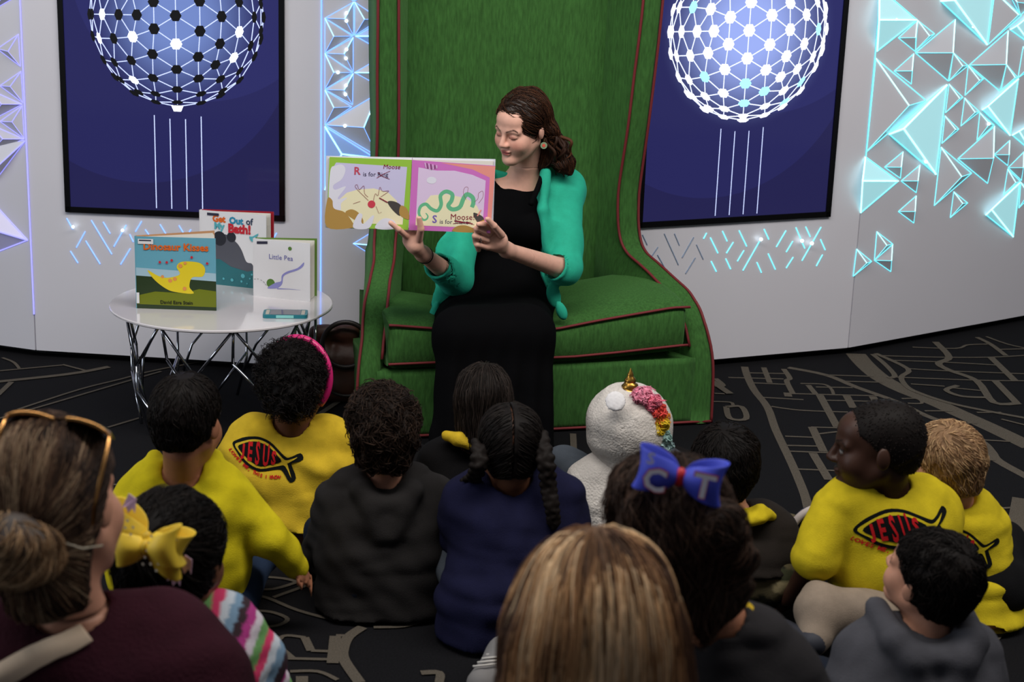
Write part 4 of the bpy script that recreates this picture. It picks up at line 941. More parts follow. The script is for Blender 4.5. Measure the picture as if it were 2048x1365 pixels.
# ---------------------------------------------------------------- the open book in her hands
BTL, BTR, BBL, BBR = at(652, 311, 5.02), at(993, 320, 5.02), at(650, 458, 5.0), at(985, 462, 5.0)
SPT, SPB = at(826, 316, 5.015), at(822, 459, 4.995)
ob = thing('open_picture_book', 'open picture book with pastel pages held up by the seated reader', 'book', (BBL + BBR) / 2)
bx = (BBR - BBL + BTR - BTL) / 2; WB = np.linalg.norm(bx); bx /= WB; by = (BTL - BBL + BTR - BBR) / 2; by -= (by @ bx) * bx; HB = np.linalg.norm(by); by /= HB; bn = np.cross(bx, by); bn = bn if bn[1] < 0 else -bn
O_ = (BBL + BTL) / 2 - by * HB / 2
fB = (O_, bx * WB / 2048 * 2048 / WB, by, bn)     # metres
xs_ = .508 * WB
cov = mat('book_sleeve', (214, 216, 228), .15, spec=.6)
V, F = box(O_ + bx * WB / 2 + by * HB / 2 - bn * .011, bx * WB / 2, by * HB / 2, bn * .0015); newmesh('cover', V, F, cov, ob, smooth=False)
for a0_, a1_ in ((.008, xs_), (xs_, WB - .006)):
    for k in range(3):
        V, F = box(O_ + bx * ((a0_ + a1_) / 2) + by * HB / 2 - bn * (.0078 - .0032 * k), bx * ((a1_ - a0_) / 2 - .0015 * k), by * (HB / 2 - .006), bn * .0013); newmesh('pages', V, F, paper, ob, smooth=False)
sx_ = WB / (1955 - 62); sy_ = HB / 800
def B(x, y): return ((x - 62) * sx_, (928 - (x - 62) * .012 - y) * sy_ * .985)
grn = colr('page_green', (150, 196, 72)); lil = colr('page_lilac', (202, 198, 232)); cream = colr('page_cream', (236, 230, 194)); tan = colr('tan', (178, 142, 78)); pwh = colr('page_white', (224, 224, 238)); mag = colr('page_magenta', (206, 116, 196)); lil2 = colr('page_pink_lilac', (220, 200, 232)); cor = colr('coral', (232, 150, 140)); sgr = colr('snake_green', (104, 186, 142)); mar = colr('maroon', (138, 36, 58)); chc = colr('charcoal', (76, 72, 70)); pnk = colr('pinkred', (206, 70, 86)); txt = colr('text_grey', (70, 64, 96)); rdt = colr('text_red', (196, 72, 96)); vio = colr('text_violet', (120, 98, 186))
PG = [(poly2([B(100, 125), B(1020, 130), B(1000, 918), B(80, 915)]), grn), (poly2([B(175, 185), B(968, 210), B(945, 640), B(935, 860), B(110, 850), B(120, 280)]), lil),
 (poly2([B(110, 700), B(300, 520), B(420, 480), B(600, 462), B(760, 500), B(860, 590), B(935, 780), B(935, 860), B(110, 860)]), cream),
 (cat2([B(110, 290), B(170, 220), B(250, 210), B(280, 270), B(240, 370), B(150, 440), B(170, 490), B(290, 450), B(200, 590), B(305, 575), B(240, 640), B(230, 720), B(110, 720)]), pwh),
 (cat2([B(84, 600), B(140, 610), B(160, 700), B(280, 740), B(370, 850), B(375, 912), B(82, 912)]), tan), (cat2([B(290, 750), B(350, 705), B(430, 735), B(490, 820), B(480, 870), B(420, 840)]), tan),
 (cat2([B(380, 910), B(430, 760), B(480, 760), B(470, 840), B(500, 860), B(590, 770), B(610, 790), B(555, 912)]), pwh), (cat2([B(630, 912), B(680, 820), B(760, 792), B(850, 830), B(840, 912)]), pwh),
 (cat2([B(760, 610), B(830, 600), B(915, 650), B(905, 760), B(820, 700)]), chc), (cat2([B(905, 650), B(960, 660), B(1000, 720), B(1000, 800), B(900, 750)]), tan), (disc2(B(580, 640), .012), pnk),
 (text2('R', .034, B(410, 275), bold=.0006), rdt), (text2('is for Ring', .0195, B(618, 305)), txt), (text2('Moose', .02, B(795, 215), shear=.15), mar),
 (strip2([B(630, 345), B(700, 300), B(780, 260)], .0014), mar), (strip2([B(640, 280), B(700, 325), B(775, 352)], .0014), mar), (strip2(catmull([B(545, 600), B(400, 460), B(415, 425), B(440, 480), B(490, 435), B(500, 520), B(540, 560)], 5), .0011), mar), (strip2(catmull([B(600, 600), B(620, 520), B(650, 540), B(670, 445), B(700, 490), B(770, 485), B(680, 555)], 5), .0011), mar), (strip2([B(455, 610), B(375, 640)], .001), mar), (strip2([B(630, 660), B(665, 740), B(695, 725)], .001), mar), (strip2([B(665, 565), B(760, 615)], .003), mar),
 (poly2([B(1022, 130), B(1952, 165), B(1920, 925), B(1005, 918)]), mag), (poly2([B(1340, 150), B(1952, 172), B(1925, 880), B(1880, 880), B(1895, 300), B(1700, 215)]), cor), (poly2([B(1095, 210), B(1300, 240), B(1500, 235), B(1700, 275), B(1850, 335), B(1838, 720), B(1825, 870), B(1080, 862)]), lil2),
 (poly2([B(1082, 780), B(1110, 690), B(1240, 520), B(1420, 500), B(1640, 540), B(1760, 620), B(1835, 760), B(1825, 870), B(1080, 862)]), cream),
 (strip2(catmull([B(1190, 720), B(1215, 755), B(1200, 790), B(1160, 795), B(1115, 730), B(1130, 650), B(1190, 620), B(1250, 670), B(1320, 690), B(1360, 620), B(1350, 520), B(1410, 470), B(1480, 500), B(1475, 570), B(1440, 630), B(1490, 670), B(1570, 640), B(1610, 540), B(1650, 495), B(1710, 530), B(1720, 590), B(1705, 640)], 5), np.interp(np.linspace(0, 1, 106), [0, .25, .6, .9, 1], [.003, .01, .013, .014, .013])), sgr),
 (strip2(catmull([B(1640, 560), B(1605, 480), B(1620, 420), B(1655, 420), B(1650, 480)], 5), .001), mar), (strip2(catmull([B(1730, 580), B(1770, 540), B(1775, 480), B(1820, 455), B(1825, 520), B(1780, 590)], 5), .001), mar),
 (disc2(B(1245, 350), .0155, .011), pwh), (text2('S', .034, B(1292, 790), bold=.0006), vio), (text2('is for Snake', .0195, B(1510, 812)), txt), (text2('Moose!', .026, B(1605, 755), ), mar), (strip2([B(1515, 800), B(1720, 825)], .003), mar), (strip2([B(1500, 830), B(1700, 805)], .0014), mar), (strip2([B(1530, 790), B(1740, 835)], .001), mar),
 (cat2([B(1725, 700), B(1830, 740), B(1840, 800), B(1770, 800)]), chc), (poly2([B(1790, 800), B(1850, 770), B(1870, 880), B(1830, 900)]), tan), (cat2([B(1505, 918), B(1540, 860), B(1640, 845), B(1760, 890), B(1770, 922)]), tan), (strip2([B(1770, 735), B(1810, 665)], .004), cor)]
for k in range(7): PG.append((strip2([B(1165 + 22 * k, 155 + 4 * k), B(1180 + 20 * k, 215 + 6 * min(k, 6 - k))], .002), chc if k % 2 else pwh))
for i, (sh, m_) in enumerate(PG): flatdecal('page_print', sh, (O_, bx, by, bn), .00012 + .00009 * i, m_, ob)
V, F = tube([O_ + bx * xs_ + bn * .0002, O_ + bx * xs_ + by * HB + bn * .0002], .0008, 6); newmesh('page_fold', V, F, colr('fold_grey', (150, 120, 140)), ob)

# ================================================================ AUDIENCE
def fabric(name, c, **k):
    a = dict(rough=.9, noise=.10, nscale=30, bump=.25, bscale=350, spec=.15); a.update(k); return mat(name, c, **a)
SKIN = {'light': (206, 150, 124), 'tan': (168, 112, 84), 'dark': (62, 38, 28), 'brown': (112, 72, 52)}
LIPS = {'light': (170, 96, 88), 'tan': (140, 82, 70), 'dark': (64, 36, 32), 'brown': (96, 56, 48)}
class Kid: pass
def person(label, head, rows, arms, skin, shirt, sleeve=1., hem=None, pants=None, bodyyaw=0., legs='cross', base=None, collar=None, seed=1, h=.008, hood=None, wr=.0035, neck_r=.042, shirtcol=None, pantcol=None, hands=True, flare=.011, name='person'):
    k = Kid(); px, py, Y, s, yaw, pit, rol = head
    k.O = at(px, py, Y); k.M = Rz(yaw) @ Rx(pit) @ Ry(rol); k.s = s; k.hp = lambda *q: k.O + k.M @ (A(*q) * s)
    R_ = [(at(a, y, Yr), at(b, y, Yr), r) for a, b, y, Yr, r in rows]
    if R_[-1][0][2] > .14:   # carry the trunk down to the floor
        L, Rr, r = R_[-1]; n_ = A(0, -.02, 0); R_.append((A(L[0], L[1], .075), A(Rr[0], Rr[1], .075), .075))
    it = []; pts = []
    for L, Rr, r in R_:
        d = Rr - L; n = np.linalg.norm(d); d = d / n; r_ = min(r, n * .49); pts.append((L + d * r_, Rr - d * r_, r_))
    for i, (a, b, r) in enumerate(pts):
        it.append((rc(a, b, r), .05))
        if i + 1 < len(pts):
            a2, b2, r2 = pts[i + 1]; it += [(rc(a, a2, r, r2), .05), (rc(b, b2, r, r2), .05), (rc((a + b) / 2, (a2 + b2) / 2, r * .95, r2 * .95), .05)]
    k.tor = U(it); P0 = (R_[-1][0] + R_[-1][1]) / 2; P0 = A(P0[0], P0[1], .09); k.P0 = P0
    k.root = thing(name, label, 'person', A(P0[0], P0[1], 0) if base is None else base)
    sh = (R_[0][0] + R_[0][1]) / 2; k.sh = sh
    k.neck = rc(k.hp(0, .035, -.07), sh + A(0, .0, .01), neck_r, neck_r * 1.15)
    armit = []; slv = []; cuts = []
    for ar in arms:
        P = [at(*q) if len(q) == 3 and q[2] > 1.2 else np.array(q) for q in ar]
        armit += [(rc(P[0], P[1], .04, .033), .03), (rc(P[1], P[2], .031, .022), .015)]
        if hands: armit += hand(P[2], (P[2] - P[1]), A(0, -.3, 1), .72, 1)
        L1 = np.linalg.norm(P[1] - P[0]); L2 = np.linalg.norm(P[2] - P[1]); tot = (L1 + L2) * sleeve
        if tot <= L1: E_ = P[0] + (P[1] - P[0]) * tot / L1; slv += [(rc(P[0], E_, .052, .056), .035)]
        else: E_ = P[1] + (P[2] - P[1]) * (tot - L1) / L2; slv += [(rc(P[0], P[1], .053, .045), .035), (rc(P[1], E_, .044, .035), .025)]
        pts.append((P[1], P[2], .05)); pts.append((P[0], P[1], .05))
    B_ = Rz(bodyyaw); lw = []
    if legs == 'cross':
        for sg in (-1, 1):
            hipp = P0 + B_ @ A(sg * .06, .0, 0); kn = P0 + B_ @ A(sg * .15, .17, .05); an = P0 + B_ @ A(-sg * .02, .25, -.03)
            lw += [(rc(hipp, kn, .07, .055), .04), (rc(kn, an, .048, .035), .03)]
            ft = an + B_ @ A(-sg * .07, .05, -.02); pts.append((kn, an, .07))
            k.feet = getattr(k, 'feet', []) + [(an, ft)]
    elif legs:
        for P in legs:
            P = [np.array(q, float) for q in P]; lw += [(rc(P[0], P[1], .07, .055), .04), (rc(P[1], P[2], .05, .036), .03)]; pts.append((P[1], P[2], .08)); pts.append((P[0], P[1], .08))
            k.feet = getattr(k, 'feet', []) + [(P[2], P[2] + B_ @ A(0, .1, -.01))]
    k.head = local(HEAD, k.O, k.M, s)
    fl = plane((0, 0, -1), (0, 0, .004))
    body = U([(k.head, .01), (k.neck, .03), (infl(k.tor, -.02), .03)] + armit + [(infl(U(lw), -.01), .02)] if lw else [(k.head, .01), (k.neck, .03), (infl(k.tor, -.02), .03)] + armit)
    allP = np.array([q for t in pts for q in t[:2]] + [k.O]); lo = allP.min(0) - .13; hi = allP.max(0) + .13; lo[2] = max(lo[2], -.01)
    k.lo, k.hi = lo, hi
    hz = k.hp(0, 0, -.12)[2]
    sdfmulti('body', inter(body, fl), [(k.O - .15 * s, k.O + .15 * s, .0048, True), (lo, A(hi[0], hi[1], k.O[2] - .15 * s + .012), .0115, False)], MATS['skin_vc'], k.root, skin_colors(SKIN[skin], LIPS[skin], k.O, k.M, s, brow=(24, 16, 12)))
    # shirt
    sf = U([(infl(k.tor, flare * .6), .02)] + slv)
    sf = disp(sf, wrinkle(seed, wr, 30, (1, 1, 1.2))); sf = disp(sf, wrinkle(seed + 50, wr * .8, 15, (.6, .6, 2.4), ridge=True))
    zh = .012 if hem is None else at(*hem)[2]
    nb = k.hp(0, .035, -.07)
    sf = inter(sub(inter(sf, fl), infl(rc(sh + A(0, 0, .0), nb + (nb - sh) * .8, neck_r * 1.15, neck_r * 1.1), .004), .006), plane((0, 0, -1), (0, 0, zh)))
    if hood: sf = U([(sf, .02), (disp(U(hood(k)), wrinkle(seed + 3, .0025, 40)), .012)])
    k.shirtf = sf; k.fl = fl
    k.shirt, _ = sdfobj('shirt', sf, lo, hi, h, shirt, k.root, shirtcol); k.bvh = None
    if lw:
        pf = inter(disp(U(lw + [(rc(P0 + B_ @ A(-.06, .0, 0), P0 + B_ @ A(.06, .0, 0), .088), .05)]), wrinkle(seed + 9, .004, 30)), fl)
        sdfobj('trousers', pf, lo, A(hi[0], hi[1], .42), h * 1.1, pants or shirt, k.root, pantcol)
        for a, b in k.feet:
            sdfobj('shoe', inter(U([(rc(a + A(0, 0, .005), b, .034, .03), .02), (rc(b, b + (b - a) * .3, .03, .024), .02)]), fl), np.minimum(a, b) - .09, np.maximum(a, b) + .09, .011, mat('shoe_dark', (40, 42, 52), .7), k.root)
    if collar:
        cm, up = collar; nd = nb - sh; nd /= np.linalg.norm(nd); a_ = np.cross(nd, A(0, 1, 0)); a_ /= np.linalg.norm(a_); b_ = np.cross(nd, a_)
        c = sh + nd * up; V, F = tube([c + (a_ * math.cos(t) * 1.06 + b_ * math.sin(t)) * (neck_r * 1.2 + .006) for t in np.linspace(0, 2 * math.pi, 32, endpoint=False)], .009, 8, closed=True)
        newmesh('collar', V, F, cm, k.root)
    return k
def crown_dir(k, crown=(0, .05, .11), down=.3, twist=.0, fwd=0.):
    c = k.hp(*crown).astype(np.float32); f = (k.M @ A(0, -1, 0)).astype(np.float32); dn = (k.M @ A(0, 0, -1)).astype(np.float32); up = -dn
    def fn(p):
        v = p - c; v /= np.linalg.norm(v, axis=1)[:, None] + 1e-6
        return v + dn * down + np.cross(np.tile(up, (len(p), 1)), v) * twist + f * fwd
    return fn
def hairdo(k, cap, basec, cols, n, dirfn, length, steps=5, width=.0011, off=(0, .004), jit=.25, spread=0., seed=1, h=.006, ext=.0, low=0., clump=0):
    f = local(cap, k.O, k.M, k.s) if not getattr(cap, 'world', False) else cap
    mt = mat('hair_base_%d_%d_%d' % tuple(basec), basec, .6, noise=.2, nscale=60, spec=.12)
    lo = k.O - A(.15, .15, .15 + low) * max(k.s, .9) - ext; hi = k.O + A(.16, .16, .17) * max(k.s, .9) + ext
    o, V = sdfobj('hair', f, lo, hi, h, mt, k.root)
    strands('hair_strands', f, V, n, dirfn, length, steps, o, cols, width=width, off=off, seed=seed, jit=jit, spread=spread, clump=clump)
    return f, o
def conform(name, shape, k, c, ux, uy, material, off, mx=.012):
    V, F = subdiv2(*shape, mx); nrm = np.cross(ux, uy); nrm = nrm / np.linalg.norm(nrm); nrm = nrm if nrm[1] < 0 else -nrm
    P = (c + V[:, :1] * ux + V[:, 1:2] * uy + nrm * .2).astype(np.float32); dr = (-nrm).astype(np.float32)
    if k.bvh is None:
        from mathutils.bvhtree import BVHTree
        me = k.shirt.data; ro = Vector(k.root['_o']); k.bvh = BVHTree.FromPolygons([v.co + ro for v in me.vertices], [tuple(p.vertices) for p in me.polygons])
    Pn = []
    for q in P:
        hit = k.bvh.ray_cast(Vector(q), Vector(dr))[0]; Pn.append(hit if hit is not None else k.bvh.find_nearest(Vector(q))[0])
    P = np.array(Pn)
    return newmesh(name, P + nrm * off, F, material, k.shirt)
FISH = [(0, 0), (.06, .075), (.17, .145), (.35, .19), (.52, .15), (.66, .06), (.75, .0), (.80, -.005), (.955, .075), (1.0, 0.0), (.86, -.075), (.845, -.1), (.93, -.28), (.845, -.345), (.735, -.22), (.66, -.20), (.40, -.262), (.2, -.195), (.07, -.08)]
FISHY = [(.035, 0), (.1, .065), (.22, .125), (.36, .152), (.5, .12), (.64, .03), (.735, -.045), (.80, -.04), (.92, .02), (.80, -.085), (.79, -.11), (.86, -.285), (.76, -.14), (.66, -.155), (.42, -.222), (.24, -.17), (.12, -.08)]
LENS = [(.075, .0), (.16, .075), (.27, .115), (.37, .12), (.5, .09), (.61, .02), (.70, -.07), (.6, -.13), (.42, -.185), (.28, -.145), (.17, -.08)]
pr_black = fabric('shirt_ink_black', (20, 23, 23), noise=0, spec=.05); pr_red = fabric('shirt_ink_red', (186, 26, 32), noise=0)
def fish_print(k, c, ux, uy, Wd, yel_, caption=True):
    sc = lambda P: np.array(P) * Wd
    conform('fish_outline', poly2(catmull(sc(FISH), 3, True)), k, c, ux, uy, pr_black, .0022)
    conform('fish_band', poly2(catmull(sc(FISHY), 3, True)), k, c, ux, uy, yel_, .0032)
    conform('fish_body', poly2(catmull(sc(LENS), 3, True)), k, c, ux, uy, pr_black, .0042)
    for ch, x, y, hh in (('J', .155, -.02, .15), ('E', .245, -.025, .24), ('S', .355, -.035, .30), ('U', .475, -.045, .29), ('S', .585, -.055, .19)):
        V, F = text2(ch, hh * 1.36 * Wd, (0, 0), bold=.011 * Wd); V[:, 0] *= .098 / (hh * .98); conform('print_letter', (V + np.array([x * Wd, y * Wd]), F), k, c, ux, uy, pr_red, .0052)
    if caption:
        s_ = 'LOVES ME, THIS I KNOW'; n_ = len(s_)
        for i, ch in enumerate(s_):
            if ch == ' ': continue
            t = i / (n_ - 1); x = -.02 + .70 * t; y = -.085 - .235 * math.sin(min(1, t * 1.25) * math.pi / 2) + .02 * max(0, t - .8) * 5; a = -52 * (1 - min(1, t * 1.3)); ca, sa = math.cos(math.radians(a)), math.sin(math.radians(a))
            V, F = text2(ch, .062 * Wd, (0, 0), bold=.003 * Wd); V = V @ np.array([[ca, sa], [-sa, ca]]); conform('print_letter', (V + np.array([x * Wd, y * Wd]), F), k, c, ux, uy, pr_red, .0026)

yel1 = fabric('yellow_cotton', (204, 172, 44)); yel2 = fabric('yellow_cotton_bright', (206, 184, 34)); yel3 = fabric('yellow_fleece', (194, 178, 24))
DK = [(20, 15, 14), (15, 12, 11), (26, 20, 17)]

# 1 boy in the yellow hooded jacket by the table
def hood1(k):
    c = k.sh; return [(rc(c + A(-.075, .04, .065), c + A(-.072, -.05, .03), .022, .024), .012), (rc(c + A(-.072, -.05, .03), c + A(-.04, -.075, -.06), .022, .016), .012), (rc(c + A(.075, .04, .065), c + A(.075, -.05, .03), .022, .024), .012), (rc(c + A(.075, -.05, .03), c + A(.05, -.075, -.06), .022, .016), .012)]
k1 = person('boy with short black hair in a yellow hooded jacket, in front of the table', (376, 844, 3.70, .95, 158, 8, 0), [(262, 470, 975, 3.72, .05), (250, 482, 1030, 3.70, .075), (275, 485, 1120, 3.70, .085), (310, 485, 1215, 3.72, .085)],
    [((462, 985, 3.72), (540, 1075, 3.68), (590, 1130, 3.70)), ((262, 1005, 3.72), (236, 1110, 3.62), (255, 1190, 3.55))], 'tan', yel3, 1.02, None, fabric('denim', (38, 52, 76)), seed=21, hood=hood1, collar=(yel1, .012))
hairdo(k1, cap_sdf(.009, -.06, .07, 2, .0015), (18, 14, 13), DK, 2200, crown_dir(k1), .03, 4, .0011, (0, .003), .3)

# 2 girl with the pink headband
k2 = person('girl with puffy black hair and a pink headband in a yellow fish print shirt', (592, 772, 4.30, .92, 155, 6, 0), [(478, 690, 872, 4.30, .045), (460, 702, 925, 4.30, .08), (485, 690, 990, 4.30, .085), (510, 680, 1050, 4.28, .085)],
    [((680, 890, 4.32), (705, 985, 4.30), (690, 1060, 4.36)), ((480, 890, 4.32), (462, 980, 4.36), (480, 1050, 4.42))], 'brown', yel1, .45, (590, 1062, 4.2), fabric('black_cotton', (14, 14, 16)), seed=22, wr=.004)
fish_print(k2, at(466, 900, 4.2), A(.985, .1, -.14), A(.12, 0, .99), .195, yel1)
pf2 = U([(cap_sdf(.018, -.07, .07, 4, .004, 70), .02), (local(el((0, 0, 0), (.082, .06, .075)), A(.0, .07, .06), np.eye(3)), .03), (el((-.03, .085, -.01), (.07, .055, .07)), .03)]); pf2 = disp(pf2, wrinkle(6, .005, 120))
hairdo(k2, pf2, (16, 13, 13), [(24, 19, 18), (16, 13, 12)], 2600, crown_dir(k2, down=0.), .03, 4, .001, (0, .012), 1.1, .006, seed=5, ext=.02)
hb = [k2.hp(.107 * math.cos(a), -.012, .030 + .117 * math.sin(a)) for a in np.linspace(-.75, math.pi + .75, 40)]
V, F = tube(hb, .0095, 8); newmesh('headband', V, F, mat('pink_plastic', (206, 34, 112), .35), k2.root)

# 3 boy with wavy brown hair in the charcoal hoodie
def hoodd(w=.07, dz=.0):
    def fn(k):
        c = k.sh + A(0, -.02, dz)
        return [(rc(c + A(-w, .04, .05), c + A(-w * .9, -.06, .03), .024, .028), .012), (rc(c + A(w, .04, .05), c + A(w * .9, -.06, .03), .024, .028), .012), (rc(c + A(-w * .9, -.06, .03), c + A(-w * .25, -.105, -.07), .03, .024), .012), (rc(c + A(w * .9, -.06, .03), c + A(w * .25, -.105, -.07), .03, .024), .012), (rc(c + A(-w * .5, -.08, .0), c + A(w * .5, -.08, .0), .028, .028), .03), (rc(c + A(-w * .3, -.09, -.05), c + A(w * .3, -.09, -.05), .024, .024), .025)]
    return fn
k3 = person('boy with wavy brown hair in a charcoal hoodie below the reader book', (766, 866, 3.90, .92, 183, 4, 0), [(672, 868, 985, 3.90, .05), (655, 882, 1040, 3.88, .08), (650, 882, 1120, 3.86, .09), (642, 885, 1215, 3.84, .095)],
    [((672, 1000, 3.9), (640, 1110, 3.95), (645, 1170, 4.1)), ((866, 1000, 3.9), (895, 1110, 3.96), (885, 1170, 4.12))], 'light', fabric('charcoal_fleece', (36, 34, 34)), 1., None, fabric('navy_denim', (22, 28, 40)), seed=23, hood=hoodd(), collar=(fabric('red_rib', (150, 30, 26)), .025))
c3 = disp(cap_sdf(.019, -.075, .07, 5, .004, 60), wrinkle(7, .004, 95))
hairdo(k3, c3, (28, 20, 16), [(40, 29, 23), (30, 21, 17), (52, 38, 30)], 2400, crown_dir(k3, (-.02, .06, .11), .2, .6), .045, 5, .0013, (0, .008), .75, .004, seed=6)

# 4 girl with loose dark hair, nearest the reader's feet
k4 = person('child with loose dark hair and a yellow collar, seated nearest the reader', (968, 802, 4.42, .86, 172, 6, 0), [(872, 1000, 905, 4.42, .04), (852, 1015, 950, 4.42, .07), (850, 1020, 1030, 4.42, .08)],
    [((872, 925, 4.42), (850, 1000, 4.45), (870, 1050, 4.5)), ((1000, 925, 4.42), (1025, 1000, 4.45), (1000, 1050, 4.5))], 'light', fabric('black_knit', (13, 12, 14)), 1., None, None, seed=24)
cm4 = U([(rc(at(893, 872, 4.36), at(918, 880, 4.335), .016, .018), .02), (rc(at(918, 880, 4.335), at(955, 898, 4.33), .018, .014), .02)]); sdfobj('collar', disp(cm4, wrinkle(2, .002, 60)), at(893, 872, 4.36) - .06, at(955, 898, 4.33) + .06, .006, yel1, k4.root)
long4 = [(rc((0, .045, .02), (.0, .06, -.10), .075, .062), .03), (rc((-.05, .03, 0), (-.055, .05, -.11), .04, .03), .03), (rc((.05, .03, 0), (.05, .05, -.105), .04, .03), .03)]
hairdo(k4, cap_sdf(.011, -.15, .07, 8, .002, 50, extra=long4), (24, 19, 17), [(38, 31, 28), (26, 21, 19), (50, 42, 38)], 2200, crown_dir(k4, (0, .0, .12), 1.2), .10, 5, .0011, (0, .006), .12, seed=8, low=.06)

# 5 girl with two braids
k5 = person('girl with a straight parting and two braids in a navy sweater', (1020, 898, 3.76, .92, 180, 6, 0), [(925, 1130, 985, 3.76, .05), (908, 1150, 1035, 3.75, .08), (925, 1140, 1110, 3.72, .085), (895, 1150, 1200, 3.68, .095), (890, 1150, 1275, 3.66, .09)],
    [((925, 1000, 3.76), (905, 1110, 3.85), (930, 1160, 4.0)), ((1130, 1000, 3.76), (1160, 1110, 3.85), (1130, 1160, 4.0))], 'brown', fabric('navy_sweater', (21, 22, 50)), 1., None, fabric('grey_trousers', (70, 76, 84)), seed=25)
part = lambda q: np.maximum(np.maximum(np.abs(q[:, 0] - .004) - .0024, -q[:, 1] - .05), np.abs(q[:, 2] - .03) - .12)
cap5 = cap_sdf(.008, -.06, .07, 9, .0015, 60)
cap5s = lambda q: np.maximum(cap5(q), -part(q))
f5, _ = hairdo(k5, cap5s, (20, 16, 15), [(30, 25, 23), (22, 18, 17)], 2200, lambda p: (np.sign((p - k5.O.astype(np.float32)) @ k5.M.astype(np.float32)[:, :1]) * k5.M.astype(np.float32)[:, 0][None]) * 1.0 + np.array([0, 0, -.7], np.float32), .06, 5, .0011, (0, .003), .12, seed=9, h=.0032)
def braid(root, pts, r, n, basec, name='braid'):
    P = catmull(pts, 8); t = np.linspace(0, len(P) - 1, n); C_ = np.array([[np.interp(v, np.arange(len(P)), P[:, j]) for j in range(3)] for v in t]); it = []
    for i, c in enumerate(C_):
        d = C_[min(i + 1, n - 1)] - C_[max(i - 1, 0)]; d /= np.linalg.norm(d); sd = np.cross(d, A(0, 1, 0)); sd /= np.linalg.norm(sd) + 1e-6; rr = r * (1 - .35 * i / n)
        for sg in (-1, 1): it.append((rc(c + sd * sg * rr * .75 - d * rr * .45, c - sd * sg * rr * .1 + d * rr * .5 - A(0, rr * .35 * (1 if (i % 2 == 0) == (sg > 0) else 0), 0), rr * .55, rr * .45), .003))
    f = U(it); lo, hi = bounds(C_, .04)
    ob_, V = sdfobj(name, f, lo, hi, .0042, mat('hair_base_%d_%d_%d' % tuple(basec), basec, .55, noise=.2, nscale=60), root); return ob_
braid(k5.root, [at(1078, 880, 3.70), at(1092, 925, 3.66), at(1097, 975, 3.655), at(1104, 1015, 3.64), at(1108, 1050, 3.64)], .021, 13, (24, 19, 17)); braid(k5.root, [at(962, 895, 3.70), at(957, 930, 3.67), at(948, 955, 3.70), at(930, 968, 3.74)], .021, 8, (24, 19, 17))

# 6 child in the white unicorn fleece hood
fleece = mat('white_fleece', (206, 200, 194), .95, noise=.06, nscale=60, bump=.9, bscale=160, spec=.1)
k6 = person('child in a white fleece unicorn hood with gold horn and rainbow mane', (1258, 848, 4.45, .92, 195, 8, -6), [(1165, 1325, 950, 4.42, .05), (1150, 1335, 1000, 4.42, .08), (1150, 1335, 1080, 4.42, .09)],
    [((1170, 965, 4.42), (1145, 1040, 4.45), (1170, 1090, 4.55)), ((1325, 965, 4.42), (1345, 1040, 4.45), (1320, 1090, 4.55))], 'light', fleece, 1., None, fabric('grey_trousers', (70, 76, 84)), seed=26)
k6.fm = lambda p: .0022 * np.sin(p[:, 0] * 420) * np.sin(p[:, 1] * 390 + 1) * np.sin(p[:, 2] * 410 + 2)
hd6 = disp(disp(U([(el(at(1257, 848, 4.42), (.124, .125, .122)), .03), (rc(at(1260, 880, 4.43), at(1262, 935, 4.42), .10, .085), .05)]), k6.fm), wrinkle(4, .002, 40))
hd6 = sub(hd6, el(at(1250, 852, 4.62), (.075, .13, .08)), .01)
sdfobj('hood', hd6, at(1257, 848, 4.42) - .2, at(1257, 848, 4.42) + A(.2, .2, .16), .006, fleece, k6.root)
HN = at(1259, 786, 4.40); V = []; n_ = 24; K = 30
for i in range(K):
    t = i / (K - 1); r = .030 * (1 - t) * (1 + .10 * math.sin(t * 26)) + .0006
    for j in range(n_): a = 2 * math.pi * j / n_; V.append(HN + A(r * math.cos(a), r * math.sin(a), t * .074 + .004 * math.sin(a + t * 24) * (1 - t)))
F = [(i * n_ + j, i * n_ + (j + 1) % n_, (i + 1) * n_ + (j + 1) % n_, (i + 1) * n_ + j) for i in range(K - 1) for j in range(n_)]
newmesh('horn', V, F, mat('gold_foil', (176, 134, 62), .28, metal=1), k6.root)
sdfobj('ear', disp(el(at(1231, 803, 4.305), (.029, .008, .030), Ry(-25) @ Rx(-35)), k6.fm), at(1231, 803, 4.315) - .05, at(1231, 803, 4.315) + .05, .004, mat('white_plush', (222, 220, 222), .95), k6.root)
for i, (x, y, Y, c) in enumerate(((1285, 792, 4.345, (238, 146, 172)), (1302, 803, 4.34, (240, 124, 150)), (1314, 822, 4.34, (250, 92, 84)), (1318, 838, 4.345, (248, 150, 60)), (1316, 852, 4.34, (240, 206, 52)), (1322, 872, 4.345, (168, 206, 200)), (1324, 890, 4.35, (176, 208, 210)))):
    c0 = at(x, y, Y); f = disp(el(c0, (.024, .02, .024)), wrinkle(i + 30, .005, 160)); o, V = sdfobj('mane_tuft', f, c0 - .045, c0 + .045, .005, mat('mane_%d' % i, c, .9), k6.root)
    strands('mane_yarn', f, V, 160, lambda p: np.tile(np.array([.4, -.3, -1], np.float32), (len(p), 1)), .03, 4, o, [c, tuple(int(v * .85) for v in c)], width=.0022, off=(0, .006), seed=i, jit=1.0)

